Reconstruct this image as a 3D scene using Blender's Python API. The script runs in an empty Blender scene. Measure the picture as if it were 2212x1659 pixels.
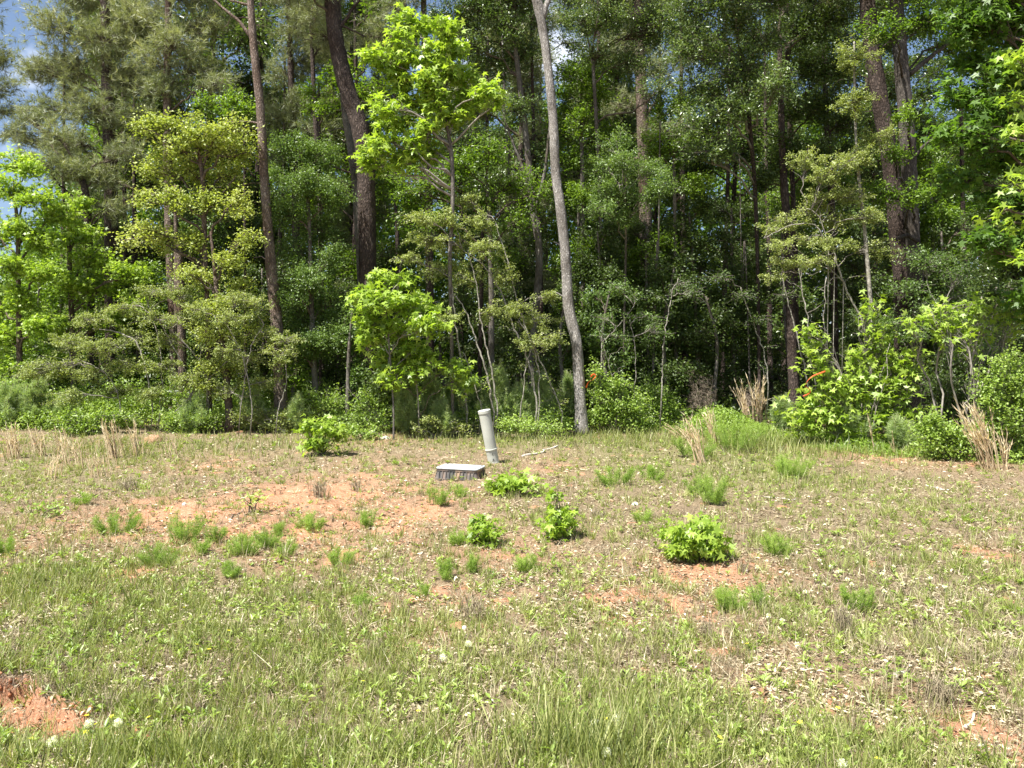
import bpy, math, random
import numpy as np
from mathutils import Vector

rng = np.random.default_rng(7)
random.seed(7)
scene = bpy.context.scene
C = scene.collection

# ------------------------------------------------------------------ camera, sky, sun, exposure
EYE = 1.65
F = 1671.0                      # focal length in pixels of a 2212 px wide picture
cam_data = bpy.data.cameras.new('camera')
cam_data.sensor_width = 36.0
cam_data.lens = F / 2212.0 * 36.0
cam_data.clip_end = 2000
cam_data.clip_start = 0.05
cam = bpy.data.objects.new('camera', cam_data)
cam.location = (0, 0, EYE)
cam.rotation_euler = (math.radians(90), 0, 0)
C.objects.link(cam)
scene.camera = cam

SUN_EL = math.radians(61)
SX, SY = -0.74, -0.67           # where the sun stands, seen from above
sun_vec = Vector((SX * math.cos(SUN_EL), SY * math.cos(SUN_EL), math.sin(SUN_EL))).normalized()

world = bpy.data.worlds.new('World')
scene.world = world
world.use_nodes = True
nt = world.node_tree
nt.nodes.clear()
out = nt.nodes.new('ShaderNodeOutputWorld')
bg = nt.nodes.new('ShaderNodeBackground')
sky = nt.nodes.new('ShaderNodeTexSky')
sky.sky_type = 'NISHITA'
sky.sun_disc = False
sky.sun_elevation = SUN_EL
sky.sun_rotation = math.atan2(SX, SY)
sky.air_density = 0.9
sky.dust_density = 1.5
tc = nt.nodes.new('ShaderNodeTexCoord')
cn = nt.nodes.new('ShaderNodeTexNoise')
cn.inputs['Scale'].default_value = 3.4
cn.inputs['Detail'].default_value = 6
cn.inputs['Roughness'].default_value = 0.6
cr = nt.nodes.new('ShaderNodeValToRGB')
cr.color_ramp.elements[0].position = 0.58
cr.color_ramp.elements[1].position = 0.72
mx = nt.nodes.new('ShaderNodeMixRGB')
mx.inputs[2].default_value = (9.5, 9.8, 10.5, 1)
nt.links.new(tc.outputs['Generated'], cn.inputs['Vector'])
nt.links.new(cn.outputs['Fac'], cr.inputs['Fac'])
nt.links.new(cr.outputs['Color'], mx.inputs[0])
nt.links.new(sky.outputs['Color'], mx.inputs[1])
nt.links.new(mx.outputs[0], bg.inputs['Color'])
bg.inputs['Strength'].default_value = 0.075
nt.links.new(bg.outputs[0], out.inputs['Surface'])

sun_data = bpy.data.lights.new('sun', 'SUN')
sun_data.energy = 5.0
sun_data.angle = math.radians(0.53)
sun_data.color = (1.0, 0.965, 0.90)
sun = bpy.data.objects.new('sun', sun_data)
sun.rotation_euler = sun_vec.to_track_quat('Z', 'Y').to_euler()
sun.location = (-20, -20, 40)
C.objects.link(sun)

scene.view_settings.view_transform = 'Standard'
scene.view_settings.look = 'None'
scene.view_settings.exposure = 1.3
scene.view_settings.gamma = 1.0
scene.cycles.max_bounces = 7
scene.cycles.diffuse_bounces = 4
scene.cycles.transmission_bounces = 4

# ------------------------------------------------------------------ noise and ground
def _hash(ix, iy, s):
    h = (ix.astype(np.int64) * 374761393 + iy.astype(np.int64) * 668265263 + s * 1442695041) & 0x7fffffff
    h = ((h ^ (h >> 13)) * 1274126177) & 0x7fffffff
    h = (h ^ (h >> 16)) & 0x7fffffff
    return h / float(0x7fffffff)

def vnoise(x, y, s=0):
    ix, iy = np.floor(x), np.floor(y)
    fx, fy = x - ix, y - iy
    fx = fx * fx * (3 - 2 * fx); fy = fy * fy * (3 - 2 * fy)
    a = _hash(ix, iy, s); b = _hash(ix + 1, iy, s); c = _hash(ix, iy + 1, s); d = _hash(ix + 1, iy + 1, s)
    return (a * (1 - fx) + b * fx) * (1 - fy) + (c * (1 - fx) + d * fx) * fy

def fbm(x, y, s=0, o=4):
    r = 0; a = .5; t = 0
    for i in range(o):
        r = r + a * vnoise(x * 2 ** i + 17.3 * i, y * 2 ** i - 9.1 * i, s + i); t += a; a *= .5
    return r / t

def smooth(a, b, x):
    t = np.clip((x - a) / (b - a), 0, 1)
    return t * t * (3 - 2 * t)

PY = [-200, -10, 0, 3.4, 7, 9, 12, 14, 17, 20, 25, 40, 70, 200]
PZ = [-1.0, -.25, 0, 0, .04, .08, .19, .34, .62, .86, 1.2, 1.9, 2.6, 3.0]
EX = [-8, -3.20, -2.75, -2.40, -2.04, -1.70, -1.45, 2]
EY_ = [4.60, 4.46, 4.33, 4.08, 3.90, 3.66, 3.42, 2.0]

def bank(x, y):                 # the washed-out clay bank: metres in front of its ragged lip, and its depth
    e = np.interp(x, EX, EY_) + .22 * (fbm(x * 4, y * 0, 31) - .5) + .07 * (fbm(x * 22, y * 3, 33) - .5)
    s = e - y
    dep = .17 * smooth(-1.75, -2.5, x) * (.6 + .8 * fbm(x * 2.6, x * 0, 35)) * smooth(-9, -6, x)
    return s, dep

def H_exact(x, y):
    x = np.asarray(x, float); y = np.asarray(y, float)
    z = (np.interp(y - .8, PY, PZ) + np.interp(y, PY, PZ) + np.interp(y + .8, PY, PZ)) / 3
    amp = smooth(2.5, 6, y) * .6 + .4
    z = z + amp * (.10 * (fbm(x * .5, y * .5, 3) - .5) + .045 * (fbm(x * 2.1, y * 2.1, 5, 3) - .5) + .02 * (fbm(x * 9, y * 9, 7, 2) - .5))
    s, dep = bank(x, y)
    z = z - dep * smooth(0, .05, s) * (1 - smooth(.20, .50, s))
    # low washed steps in the bare clay
    w = smooth(.0, 1., np.exp(-((x + 2.6) / 2.0) ** 2 - ((y - 8.9) / 1.3) ** 2))
    z = z + w * .07 * (smooth(.45, .55, fbm(x * 1.1, y * 1.6, 11)) - .5)
    z = z + 0.25 * smooth(14, 30, y) * (fbm(x * .15, y * .15, 21) - .5)
    return z

_gx = np.arange(-30, 30.01, .04); _gy = np.arange(1.5, 50.01, .03)
_G = H_exact(*[a.ravel() for a in np.meshgrid(_gx, _gy)]).reshape(len(_gy), len(_gx))
def H(x, y):                    # the same height, read from a fine table where the plants stand
    x = np.asarray(x, float); y = np.asarray(y, float)
    if len(x) and (x.min() < -29.9 or x.max() > 29.9 or y.min() < 1.6 or y.max() > 49.9): return H_exact(x, y)
    fx = (x + 30) / .04; fy = (y - 1.5) / .03; ix = fx.astype(int); iy = fy.astype(int); fx = fx - ix; fy = fy - iy
    return (_G[iy, ix] * (1 - fx) + _G[iy, ix + 1] * fx) * (1 - fy) + (_G[iy + 1, ix] * (1 - fx) + _G[iy + 1, ix + 1] * fx) * fy

def Hs(x, y): return float(H(np.array([x]), np.array([y]))[0])

def at(u, v, d):                # point seen at photo position (u, v) that stands d metres away
    return np.array([(u - 1106) / F * d, d, EYE - (v - 829.5) / F * d])

def ground(u, v):
    d = np.arange(2.5, 60, .02)
    x = (u - 1106) / F * d
    z = EYE - (v - 829.5) / F * d
    k = np.nonzero(z <= H(x, d))[0]
    i = k[0] if len(k) else len(d) - 1
    return np.array([x[i], d[i], float(H(x[i:i + 1], d[i:i + 1])[0])])

# ------------------------------------------------------------------ mesh building
def build(name, V, T, mat, parent=None, tone=None, smooth_shade=False, mats=None, midx=None, extra=None):
    me = bpy.data.meshes.new(name)
    V = np.ascontiguousarray(V, dtype=np.float32); T = np.ascontiguousarray(T, dtype=np.int32)
    n = T.shape[1]
    if parent is not None:
        V = V - np.array(parent.location, dtype=np.float32)
    me.vertices.add(len(V)); me.vertices.foreach_set('co', V.ravel())
    me.loops.add(T.size); me.loops.foreach_set('vertex_index', T.ravel())
    me.polygons.add(len(T))
    me.polygons.foreach_set('loop_start', np.arange(0, T.size, n, dtype=np.int32))
    me.polygons.foreach_set('loop_total', np.full(len(T), n, dtype=np.int32))
    if smooth_shade:
        me.polygons.foreach_set('use_smooth', np.ones(len(T), dtype=bool))
    if tone is not None:
        a = me.attributes.new('tone', 'FLOAT', 'POINT'); a.data.foreach_set('value', np.asarray(tone, dtype=np.float32))
    for k, val in (extra or {}).items():
        a = me.attributes.new(k, 'FLOAT', 'POINT'); a.data.foreach_set('value', np.asarray(val, dtype=np.float32))
    for m in (mats or [mat]): me.materials.append(m)
    if midx is not None: me.polygons.foreach_set('material_index', np.asarray(midx, dtype=np.int32))
    me.update(calc_edges=True)
    o = bpy.data.objects.new(name, me)
    C.objects.link(o)
    if parent is not None: o.parent = parent
    return o

class Acc:
    def __init__(s): s.V = []; s.T = []; s.tone = []; s.n = 0
    def add(s, V, T, tone=None):
        s.V.append(V); s.T.append(T + s.n); s.n += len(V)
        s.tone.append(np.full(len(V), .5) if tone is None else tone)
    def build(s, name, mat, parent=None, smooth_shade=False):
        if not s.V: return None
        return build(name, np.concatenate(s.V), np.concatenate(s.T), mat, parent, np.concatenate(s.tone), smooth_shade)

def tag(o, label=None, cat=None, group=None, kind=None):
    if label: o['label'] = label
    if cat: o['category'] = cat
    if group: o['group'] = group
    if kind: o['kind'] = kind
    return o

def empty(name, loc):
    o = bpy.data.objects.new(name, None); C.objects.link(o); o.location = tuple(float(c) for c in loc)
    o.empty_display_size = .2
    return o

def norm(a): return a / np.maximum(np.linalg.norm(a, axis=-1, keepdims=True), 1e-9)

def tube(acc, pts, rad, seg=6, rough=0., tone=None, cap=True):
    pts = np.asarray(pts, float); rad = np.asarray(rad, float); n = len(pts)
    tan = norm(np.gradient(pts, axis=0))
    ref = np.array([1., 0, 0]) if abs(tan[0][0]) < .8 else np.array([0, 1., 0])
    a = norm(np.cross(tan, ref)); b = np.cross(tan, a)
    ang = np.linspace(0, 2 * math.pi, seg, endpoint=False)
    R = rad[:, None] * np.ones(seg)
    if rough:
        R = R * (1 + rough * (rng.random((n, seg)) - .5))
    V = pts[:, None] + R[..., None] * (np.cos(ang)[None, :, None] * a[:, None] + np.sin(ang)[None, :, None] * b[:, None])
    i = np.arange(n - 1)[:, None] * seg; j = np.arange(seg)[None]; k = (j + 1) % seg
    q0 = (i + j).ravel(); q1 = (i + k).ravel(); q2 = (i + seg + k).ravel(); q3 = (i + seg + j).ravel()
    T = np.concatenate([np.stack([q0, q1, q2], 1), np.stack([q0, q2, q3], 1)])
    V = V.reshape(-1, 3)
    if cap:
        V = np.concatenate([V, pts[-1:], pts[:1]])
        e = (n - 1) * seg; jj = np.arange(seg); kk = (jj + 1) % seg
        T = np.concatenate([T, np.stack([e + jj, e + kk, np.full(seg, n * seg)], 1), np.stack([kk, jj, np.full(seg, n * seg + 1)], 1)])
    acc.add(V, T, None if tone is None else np.full(len(V), tone))

def spline(P, step):            # Catmull-Rom through rows of P, resampled
    P = np.asarray(P, float)
    if len(P) < 3:
        n = max(2, int(np.linalg.norm(P[-1][:3] - P[0][:3]) / step) + 1); t = np.linspace(0, 1, n)[:, None]
        return P[0] * (1 - t) + P[-1] * t
    Q = np.concatenate([[2 * P[0] - P[1]], P, [2 * P[-1] - P[-2]]]); out = []
    for i in range(1, len(Q) - 2):
        m = max(2, int(np.linalg.norm(Q[i + 1][:3] - Q[i][:3]) / step)); t = np.linspace(0, 1, m, endpoint=False)[:, None]
        out.append(.5 * (2 * Q[i] + (Q[i + 1] - Q[i - 1]) * t + (2 * Q[i - 1] - 5 * Q[i] + 4 * Q[i + 1] - Q[i + 2]) * t ** 2 + (3 * Q[i] - Q[i - 1] - 3 * Q[i + 1] + Q[i + 2]) * t ** 3))
    out.append(P[-1:]); return np.concatenate(out)

# leaf templates: x across, y along, z out of the leaf; unit length
def tpl_diamond(w=.55):
    return np.array([[0, 0, 0], [w / 2, .45, .10], [0, 1, -.05], [-w / 2, .45, .10]]), np.array([[0, 1, 2], [0, 2, 3]])
def tpl_star():
    V = [[0, .05, 0]]; angs = [-128, -98, -62, -32, 0, 32, 62, 98, 128]
    rs = [.50, .28, .68, .30, .82, .30, .68, .28, .50]
    for a, r in zip(angs, rs):
        t = math.radians(a); V.append([math.sin(t) * r, .12 + math.cos(t) * r, -.10 * r + (.05 if r < .4 else -.04)])
    T = [[0, i, i + 1] for i in range(1, 9)]
    V = np.array(V); V[:, 1] += .1
    return V, np.array(T)
def tpl_oak():
    V = [[0, 0, 0], [.12, .25, .03], [.30, .42, .05], [.16, .52, .03], [.28, .74, .03], [0, 1, -.06], [-.28, .74, .03], [-.16, .52, .03], [-.30, .42, .05], [-.12, .25, .03]]
    return np.array(V), np.array([[0, 1, 2], [0, 2, 3], [0, 3, 4], [0, 4, 5], [0, 5, 6], [0, 6, 7], [0, 7, 8], [0, 8, 9]])
def tpl_needle(w=.05):
    return np.array([[-w / 2, 0, 0], [w / 2, 0, 0], [0, 1, 0]]), np.array([[0, 1, 2]])
def tpl_blade(w=.05, bend=.3):
    return (np.array([[-w / 2, 0, 0], [w / 2, 0, 0], [w * .45, .5, bend * .25], [-w * .45, .5, bend * .25], [0, 1, bend]]),
            np.array([[0, 1, 2], [0, 2, 3], [3, 2, 4]]))
TPL = {'small': tpl_diamond(.62), 'oval': tpl_diamond(.5), 'narrow': tpl_diamond(.3), 'star': tpl_star(), 'lobed': tpl_oak(), 'needle': tpl_needle(.045), 'chip': tpl_diamond(.35)}

def place(acc, tpl, P, Y, N, S, tone, wmul=None):
    """one copy of the template at every P, running along Y, facing N, of size S"""
    tv, tt = tpl; n = len(P)
    if n == 0: return
    Y = norm(Y); X = norm(np.cross(Y, N)); Z = np.cross(X, Y)
    S = np.asarray(S)[:, None, None] * np.ones((n, 1, 1))
    xs = tv[None, :, 0, None] * (1 if wmul is None else np.asarray(wmul)[:, None, None])
    V = P[:, None] + S * (xs * X[:, None] + tv[None, :, 1, None] * Y[:, None] + tv[None, :, 2, None] * Z[:, None])
    T = tt[None] + (np.arange(n) * len(tv))[:, None, None]
    acc.add(V.reshape(-1, 3), T.reshape(-1, 3), np.repeat(tone, len(tv)))

# ------------------------------------------------------------------ materials
def new_mat(name):
    m = bpy.data.materials.new(name); m.use_nodes = True; m.node_tree.nodes.clear()
    return m, m.node_tree.nodes, m.node_tree.links

def ramp(N, cols):
    r = N.new('ShaderNodeValToRGB'); el = r.color_ramp.elements
    while len(el) > 1: el.remove(el[-1])
    el[0].position = cols[0][0]; el[0].color = (*cols[0][1], 1)
    for p, c in cols[1:]:
        e = el.new(p); e.color = (*c, 1)
    return r

def leaf_mat(name, cols, trans=.35, rough=.45, spec=.5, tcol=1.25):
    m, N, L = new_mat(name)
    a = N.new('ShaderNodeAttribute'); a.attribute_name = 'tone'
    r = ramp(N, [(i / (len(cols) - 1), c) for i, c in enumerate(cols)])
    L.new(a.outputs['Fac'], r.inputs[0])
    p = N.new('ShaderNodeBsdfPrincipled'); p.inputs['Roughness'].default_value = rough
    p.inputs['Specular IOR Level'].default_value = spec
    L.new(r.outputs[0], p.inputs['Base Color'])
    o = N.new('ShaderNodeOutputMaterial')
    if trans > 0:
        t = N.new('ShaderNodeBsdfTranslucent'); mulc = N.new('ShaderNodeMixRGB'); mulc.blend_type = 'MULTIPLY'; mulc.inputs[0].default_value = 1
        mulc.inputs[2].default_value = (tcol * 1.15, tcol * 1.2, tcol * .5, 1)
        L.new(r.outputs[0], mulc.inputs[1]); L.new(mulc.outputs[0], t.inputs['Color'])
        mix = N.new('ShaderNodeMixShader'); mix.inputs[0].default_value = trans
        L.new(p.outputs[0], mix.inputs[1]); L.new(t.outputs[0], mix.inputs[2]); L.new(mix.outputs[0], o.inputs[0])
    else:
        L.new(p.outputs[0], o.inputs[0])
    return m

def bark_mat(name, dark, mid, light, scale=9, stretch=.16, bump=.03, patch=None):
    m, N, L = new_mat(name)
    tc = N.new('ShaderNodeTexCoord'); mp = N.new('ShaderNodeMapping'); mp.inputs['Scale'].default_value = (1, 1, stretch)
    L.new(tc.outputs['Object'], mp.inputs[0])
    v = N.new('ShaderNodeTexVoronoi'); v.feature = 'DISTANCE_TO_EDGE'; v.inputs['Scale'].default_value = scale * 3.6
    n1 = N.new('ShaderNodeTexNoise'); n1.inputs['Scale'].default_value = scale * 3; n1.inputs['Detail'].default_value = 7; n1.inputs['Roughness'].default_value = .7
    n0 = N.new('ShaderNodeTexNoise'); n0.inputs['Scale'].default_value = scale; n0.inputs['Detail'].default_value = 3
    vm = N.new('ShaderNodeVectorMath'); vm.operation = 'MULTIPLY_ADD'; vm.inputs[1].default_value = (.25, .25, .25)
    L.new(mp.outputs[0], n0.inputs['Vector']); L.new(n0.outputs['Color'], vm.inputs[0]); L.new(mp.outputs[0], vm.inputs[2])
    L.new(vm.outputs[0], v.inputs['Vector']); L.new(mp.outputs[0], n1.inputs['Vector'])
    vr = ramp(N, [(0, (.30, .30, .30)), (.30, (1, 1, 1))]); L.new(v.outputs['Distance'], vr.inputs[0])
    mul = N.new('ShaderNodeMath'); mul.operation = 'MULTIPLY'; L.new(vr.outputs[0], mul.inputs[0]); L.new(n1.outputs['Fac'], mul.inputs[1])
    r = ramp(N, [(0.05, dark), (.42, mid), (.68, light)]); L.new(mul.outputs[0], r.inputs[0])
    n2 = N.new('ShaderNodeTexNoise'); n2.inputs['Scale'].default_value = 1.3; n2.inputs['Detail'].default_value = 4
    L.new(tc.outputs['Object'], n2.inputs['Vector'])
    pr = ramp(N, [(.48, (0, 0, 0)), (.62, (1, 1, 1))]); L.new(n2.outputs['Fac'], pr.inputs[0])
    mixc = N.new('ShaderNodeMixRGB'); mixc.blend_type = 'MULTIPLY'; mixc.inputs[2].default_value = (*(patch or (.6, .55, .5)), 1)
    L.new(pr.outputs[0], mixc.inputs[0]); L.new(r.outputs[0], mixc.inputs[1])
    p = N.new('ShaderNodeBsdfPrincipled'); p.inputs['Roughness'].default_value = .9; p.inputs['Specular IOR Level'].default_value = .2
    L.new(mixc.outputs[0], p.inputs['Base Color'])
    b = N.new('ShaderNodeBump'); b.inputs['Distance'].default_value = bump; b.inputs['Strength'].default_value = 1
    L.new(mul.outputs[0], b.inputs['Height']); L.new(b.outputs[0], p.inputs['Normal'])
    o = N.new('ShaderNodeOutputMaterial'); L.new(p.outputs[0], o.inputs[0])
    return m

def plain_mat(name, cols, scale=30, rough=.8, bump=0., spec=.3):
    m, N, L = new_mat(name)
    tc = N.new('ShaderNodeTexCoord'); n1 = N.new('ShaderNodeTexNoise'); n1.inputs['Scale'].default_value = scale; n1.inputs['Detail'].default_value = 5
    L.new(tc.outputs['Object'], n1.inputs['Vector'])
    r = ramp(N, [(.3 + .4 * i / max(1, len(cols) - 1), c) for i, c in enumerate(cols)]); L.new(n1.outputs['Fac'], r.inputs[0])
    p = N.new('ShaderNodeBsdfPrincipled'); p.inputs['Roughness'].default_value = rough; p.inputs['Specular IOR Level'].default_value = spec
    L.new(r.outputs[0], p.inputs['Base Color'])
    if bump:
        b = N.new('ShaderNodeBump'); b.inputs['Distance'].default_value = bump; L.new(n1.outputs['Fac'], b.inputs['Height']); L.new(b.outputs[0], p.inputs['Normal'])
    o = N.new('ShaderNodeOutputMaterial'); L.new(p.outputs[0], o.inputs[0])
    return m

LM = {
 'gum':   leaf_mat('sweetgum_leaf', [(.13, .21, .02), (.22, .33, .035), (.34, .46, .07), (.48, .58, .15)], .42, .42),
 'oak':   leaf_mat('pale_oak_leaf', [(.18, .23, .04), (.28, .34, .065), (.40, .45, .12), (.52, .54, .22)], .36, .5),
 'haw':   leaf_mat('hawthorn_leaf', [(.13, .17, .04), (.21, .26, .065), (.31, .36, .11), (.44, .46, .18)], .35, .5),
 'elm':   leaf_mat('elm_leaf', [(.05, .095, .02), (.09, .155, .03), (.15, .23, .055), (.23, .32, .10)], .35, .4),
 'mid':   leaf_mat('green_leaf', [(.06, .11, .012), (.11, .19, .018), (.18, .28, .03), (.27, .38, .06)], .45, .4),
 'gloss': leaf_mat('water_oak_leaf', [(.05, .085, .018), (.08, .135, .03), (.14, .20, .06), (.26, .32, .15)], .30, .32, .6),
 'maple': leaf_mat('maple_leaf', [(.05, .10, .012), (.08, .155, .018), (.12, .22, .03), (.26, .38, .09)], .45, .45),
 'pine':  leaf_mat('pine_needle', [(.13, .155, .075), (.21, .24, .12), (.30, .33, .17), (.42, .42, .24)], .25, .5),
 'ypine': leaf_mat('young_pine_needle', [(.15, .21, .08), (.23, .31, .12), (.32, .41, .17), (.46, .52, .26)], .35, .5),
 'shrub': leaf_mat('shrub_leaf', [(.10, .165, .025), (.18, .275, .04), (.28, .39, .075), (.41, .50, .15)], .38, .42),
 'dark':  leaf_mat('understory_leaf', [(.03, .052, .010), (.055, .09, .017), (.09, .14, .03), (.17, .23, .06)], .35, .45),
 'fennel': leaf_mat('fennel_leaf', [(.12, .20, .03), (.20, .31, .045), (.29, .41, .07), (.38, .48, .11)], .35, .6),
 'grass': leaf_mat('grass_blade', [(.09, .12, .03), (.17, .21, .05), (.28, .315, .09), (.42, .42, .18)], .30, .5),
 'straw': leaf_mat('dead_grass', [(.12, .09, .055), (.26, .21, .13), (.44, .37, .24), (.72, .64, .47)], .15, .7),
 'thatch': leaf_mat('old_thatch', [(.09, .06, .045), (.16, .115, .08), (.25, .19, .13), (.40, .32, .23)], .1, .8),
 'sedge': leaf_mat('broomsedge', [(.42, .30, .17), (.60, .46, .29), (.74, .61, .42), (.85, .75, .56)], .25, .6),
 'brush': leaf_mat('dead_brush', [(.16, .12, .09), (.26, .20, .15), (.36, .29, .22), (.48, .40, .31)], .1, .8),
 'weed':  leaf_mat('weed_leaf', [(.11, .18, .03), (.19, .28, .045), (.29, .38, .08), (.44, .50, .17)], .33, .4),
 'yellow': leaf_mat('yellow_petal', [(.75, .68, .03), (.85, .80, .08)], .3, .5),
 'puff':  leaf_mat('seed_puff', [(.72, .72, .66), (.88, .88, .84)], .4, .7),
}
BK = {
 'pine':  bark_mat('pine_bark', (.05, .037, .03), (.19, .145, .115), (.36, .29, .24), 7, .35, .03, (.55, .45, .40)),
 'dark':  bark_mat('dark_pine_bark', (.025, .02, .018), (.095, .07, .058), (.18, .14, .115), 6, .35, .035),
 'red':   bark_mat('red_pine_bark', (.06, .045, .037), (.25, .19, .155), (.48, .40, .34), 7, .35, .03),
 'light': bark_mat('pale_furrowed_bark', (.12, .105, .09), (.44, .41, .375), (.74, .71, .66), 11, .22, .03, (.62, .60, .58)),
 'shade': bark_mat('shaded_grey_bark', (.035, .03, .026), (.12, .105, .09), (.24, .215, .19), 9, .2, .02),  # grey bark darkened to imitate the shade on the right twin trunk
 'grey':  bark_mat('grey_bark', (.07, .06, .052), (.20, .18, .155), (.36, .33, .29), 10, .2, .015),
 'pale':  plain_mat('pale_stem_bark', [(.10, .09, .07), (.25, .23, .19), (.42, .39, .34)], 22, .85, .005),
 'twig':  plain_mat('grey_twig', [(.14, .12, .10), (.32, .29, .25)], 12, .85),
 'brown': plain_mat('brown_twig', [(.06, .045, .035), (.15, .115, .085)], 12, .85),
 'green': plain_mat('green_stem', [(.10, .14, .05), (.18, .22, .08)], 12, .7),
}
SIZE = {'gum': .115, 'oak': .075, 'haw': .042, 'elm': .055, 'mid': .08, 'gloss': .06, 'maple': .13, 'shrub': .055, 'dark': .06}
SHAPE = {'gum': 'star', 'oak': 'small', 'haw': 'small', 'elm': 'oval', 'mid': 'oval', 'gloss': 'oval', 'maple': 'star', 'shrub': 'small', 'dark': 'oval'}

# ------------------------------------------------------------------ foliage
def spray(accL, kind, pts, spread, n, size, shape, ctone, droop=.25, up=.9):
    """n leaves round a twig polyline"""
    t = .15 + .85 * rng.random(n); f = t * (len(pts) - 1); i = np.minimum(f.astype(int), len(pts) - 2); f = (f - i)[:, None]
    P = pts[i] * (1 - f) + pts[i + 1] * f
    P = P + rng.normal(0, 1, (n, 3)) * spread * np.array([1, 1, .8])
    P[:, 2] = np.maximum(P[:, 2], H(P[:, 0], P[:, 1]) + .02)
    N = norm(rng.normal(0, .62, (n, 3)) + np.array([-.12, -.25, up]))
    Y = rng.normal(0, 1, (n, 3)); Y[:, 2] -= droop * 1.5
    Y = norm(Y - (Y * N).sum(1, keepdims=True) * N * .85)
    tone = np.clip(ctone * .55 + .45 * rng.random(n) + rng.normal(0, .06, n), 0, 1)
    place(accL, TPL[shape], P, Y, N, size * rng.uniform(.65, 1.2, n), tone)

def needles(accL, pts, n_tuft, spread, length, ctone, per=16, w=1., updir=.3):
    t = .1 + .9 * rng.random(n_tuft); f = t * (len(pts) - 1); i = np.minimum(f.astype(int), len(pts) - 2); f = (f - i)[:, None]
    P = pts[i] * (1 - f) + pts[i + 1] * f + rng.normal(0, 1, (n_tuft, 3)) * spread * np.array([1, 1, .7])
    A = norm(norm(pts[-1] - pts[0])[None] * .8 + rng.normal(0, .55, (n_tuft, 3)) + np.array([0, 0, updir]))
    tone = np.clip(ctone * .6 + .4 * rng.random(n_tuft), 0, 1)
    PP = np.repeat(P, per, 0) + np.repeat(A, per, 0) * rng.random((n_tuft * per, 1)) * length * .35
    D = norm(np.repeat(A, per, 0) * .75 + rng.normal(0, .55, (n_tuft * per, 3)))
    place(accL, TPL['needle'], PP, D, norm(rng.normal(0, 1, D.shape)), length * rng.uniform(.7, 1.1, len(PP)), np.clip(np.repeat(tone, per) + rng.normal(0, .08, len(PP)), 0, 1), np.full(len(PP), w))

def twig(p0, p1, n=5, bow=.12, wob=.04):
    t = np.linspace(0, 1, n)[:, None]; L = np.linalg.norm(p1 - p0)
    P = p0 * (1 - t) + p1 * t
    P = P + np.sin(t * math.pi) * (np.array([0, 0, bow * L]) + rng.normal(0, .05, 3) * L)
    P[1:-1] += rng.normal(0, wob * L, (n - 2, 3))
    return P

def blob(accL, accB, start, c, R, kind, cov=1.6, d=17., r0=.02, size=None, shape=None, tone=None, subs=1., limb=True, per=14, solid=False):
    """a limb from start into the ellipsoid (c, R), side branches through it, leaves along them"""
    size = size or SIZE.get(kind, .15); shape = shape or SHAPE.get(kind)
    area = math.pi * R[0] * R[2]
    cov = cov * (6.5 if 'pine' in kind else 3.3 if kind == 'haw' else 3.8)
    nsub = int(max(6, min(200, 34 * subs * (area ** .75) / .5)))
    ct0 = rng.random() if tone is None else tone
    L = twig(start, c, 8, .10, .03) if limb else np.array([c - [0, 0, R[2] * .9], c + [0, 0, R[2] * .5]])
    if limb: tube(accB, L, np.linspace(r0, r0 * .45, len(L)), 6)
    if 'pine' in kind:
        ntot = cov * area / (size * size * .55)
        size_eff = size
    else:
        ntot = cov * area / (.36 * size * size)
    nl = max(3, int(ntot / nsub))
    meanR = (R[0] * R[1] * R[2]) ** (1 / 3)
    spread = min(.30, .52 * meanR / nsub ** (1 / 3) + .02) * (.5 if kind == 'haw' else 1)
    for k in range(nsub):
        t = rng.uniform(.45, 1); f = t * (len(L) - 1); i = min(int(f), len(L) - 2); s = L[i] + (L[i + 1] - L[i]) * (f - i)
        v = rng.normal(0, 1, 3); v /= np.linalg.norm(v)
        e = c + v * R * rng.uniform(.35, 1.35)
        spr = spread * rng.uniform(.55, 1.5); nk = max(2, int(nl * rng.uniform(.25, 1.8)))
        if s[2] < H(s[:1], s[1:2])[0]: s = s + [0, 0, .1]
        P = twig(s, e, 5, .06, .05)
        r = max(.004, r0 * .22)
        tube(accB, P, np.linspace(r, .0022, 5), 3, cap=False)
        ct = np.clip(ct0 * .5 + .5 * rng.random() + .08 * v[2], 0, 1)
        # leaves sit on the outer part of each side branch
        Q = P[2:] if not solid else P[1:]
        if 'pine' in kind: needles(accL, Q, nk, spr, size, ct, per, 1.5)
        else: spray(accL, kind, Q, spr, nk, size, shape, ct)

def ellipsoid(b, d0):
    u, v, ru, rv = b[:4]; dd = b[4] if len(b) > 4 else rng.uniform(-.4, .4)
    d = d0 + dd; c = at(u, v, d)
    R = np.array([ru / F * d, max(.25, min(ru, rv * 1.2) / F * d * .8), rv / F * d])
    return c, R, d

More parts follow.
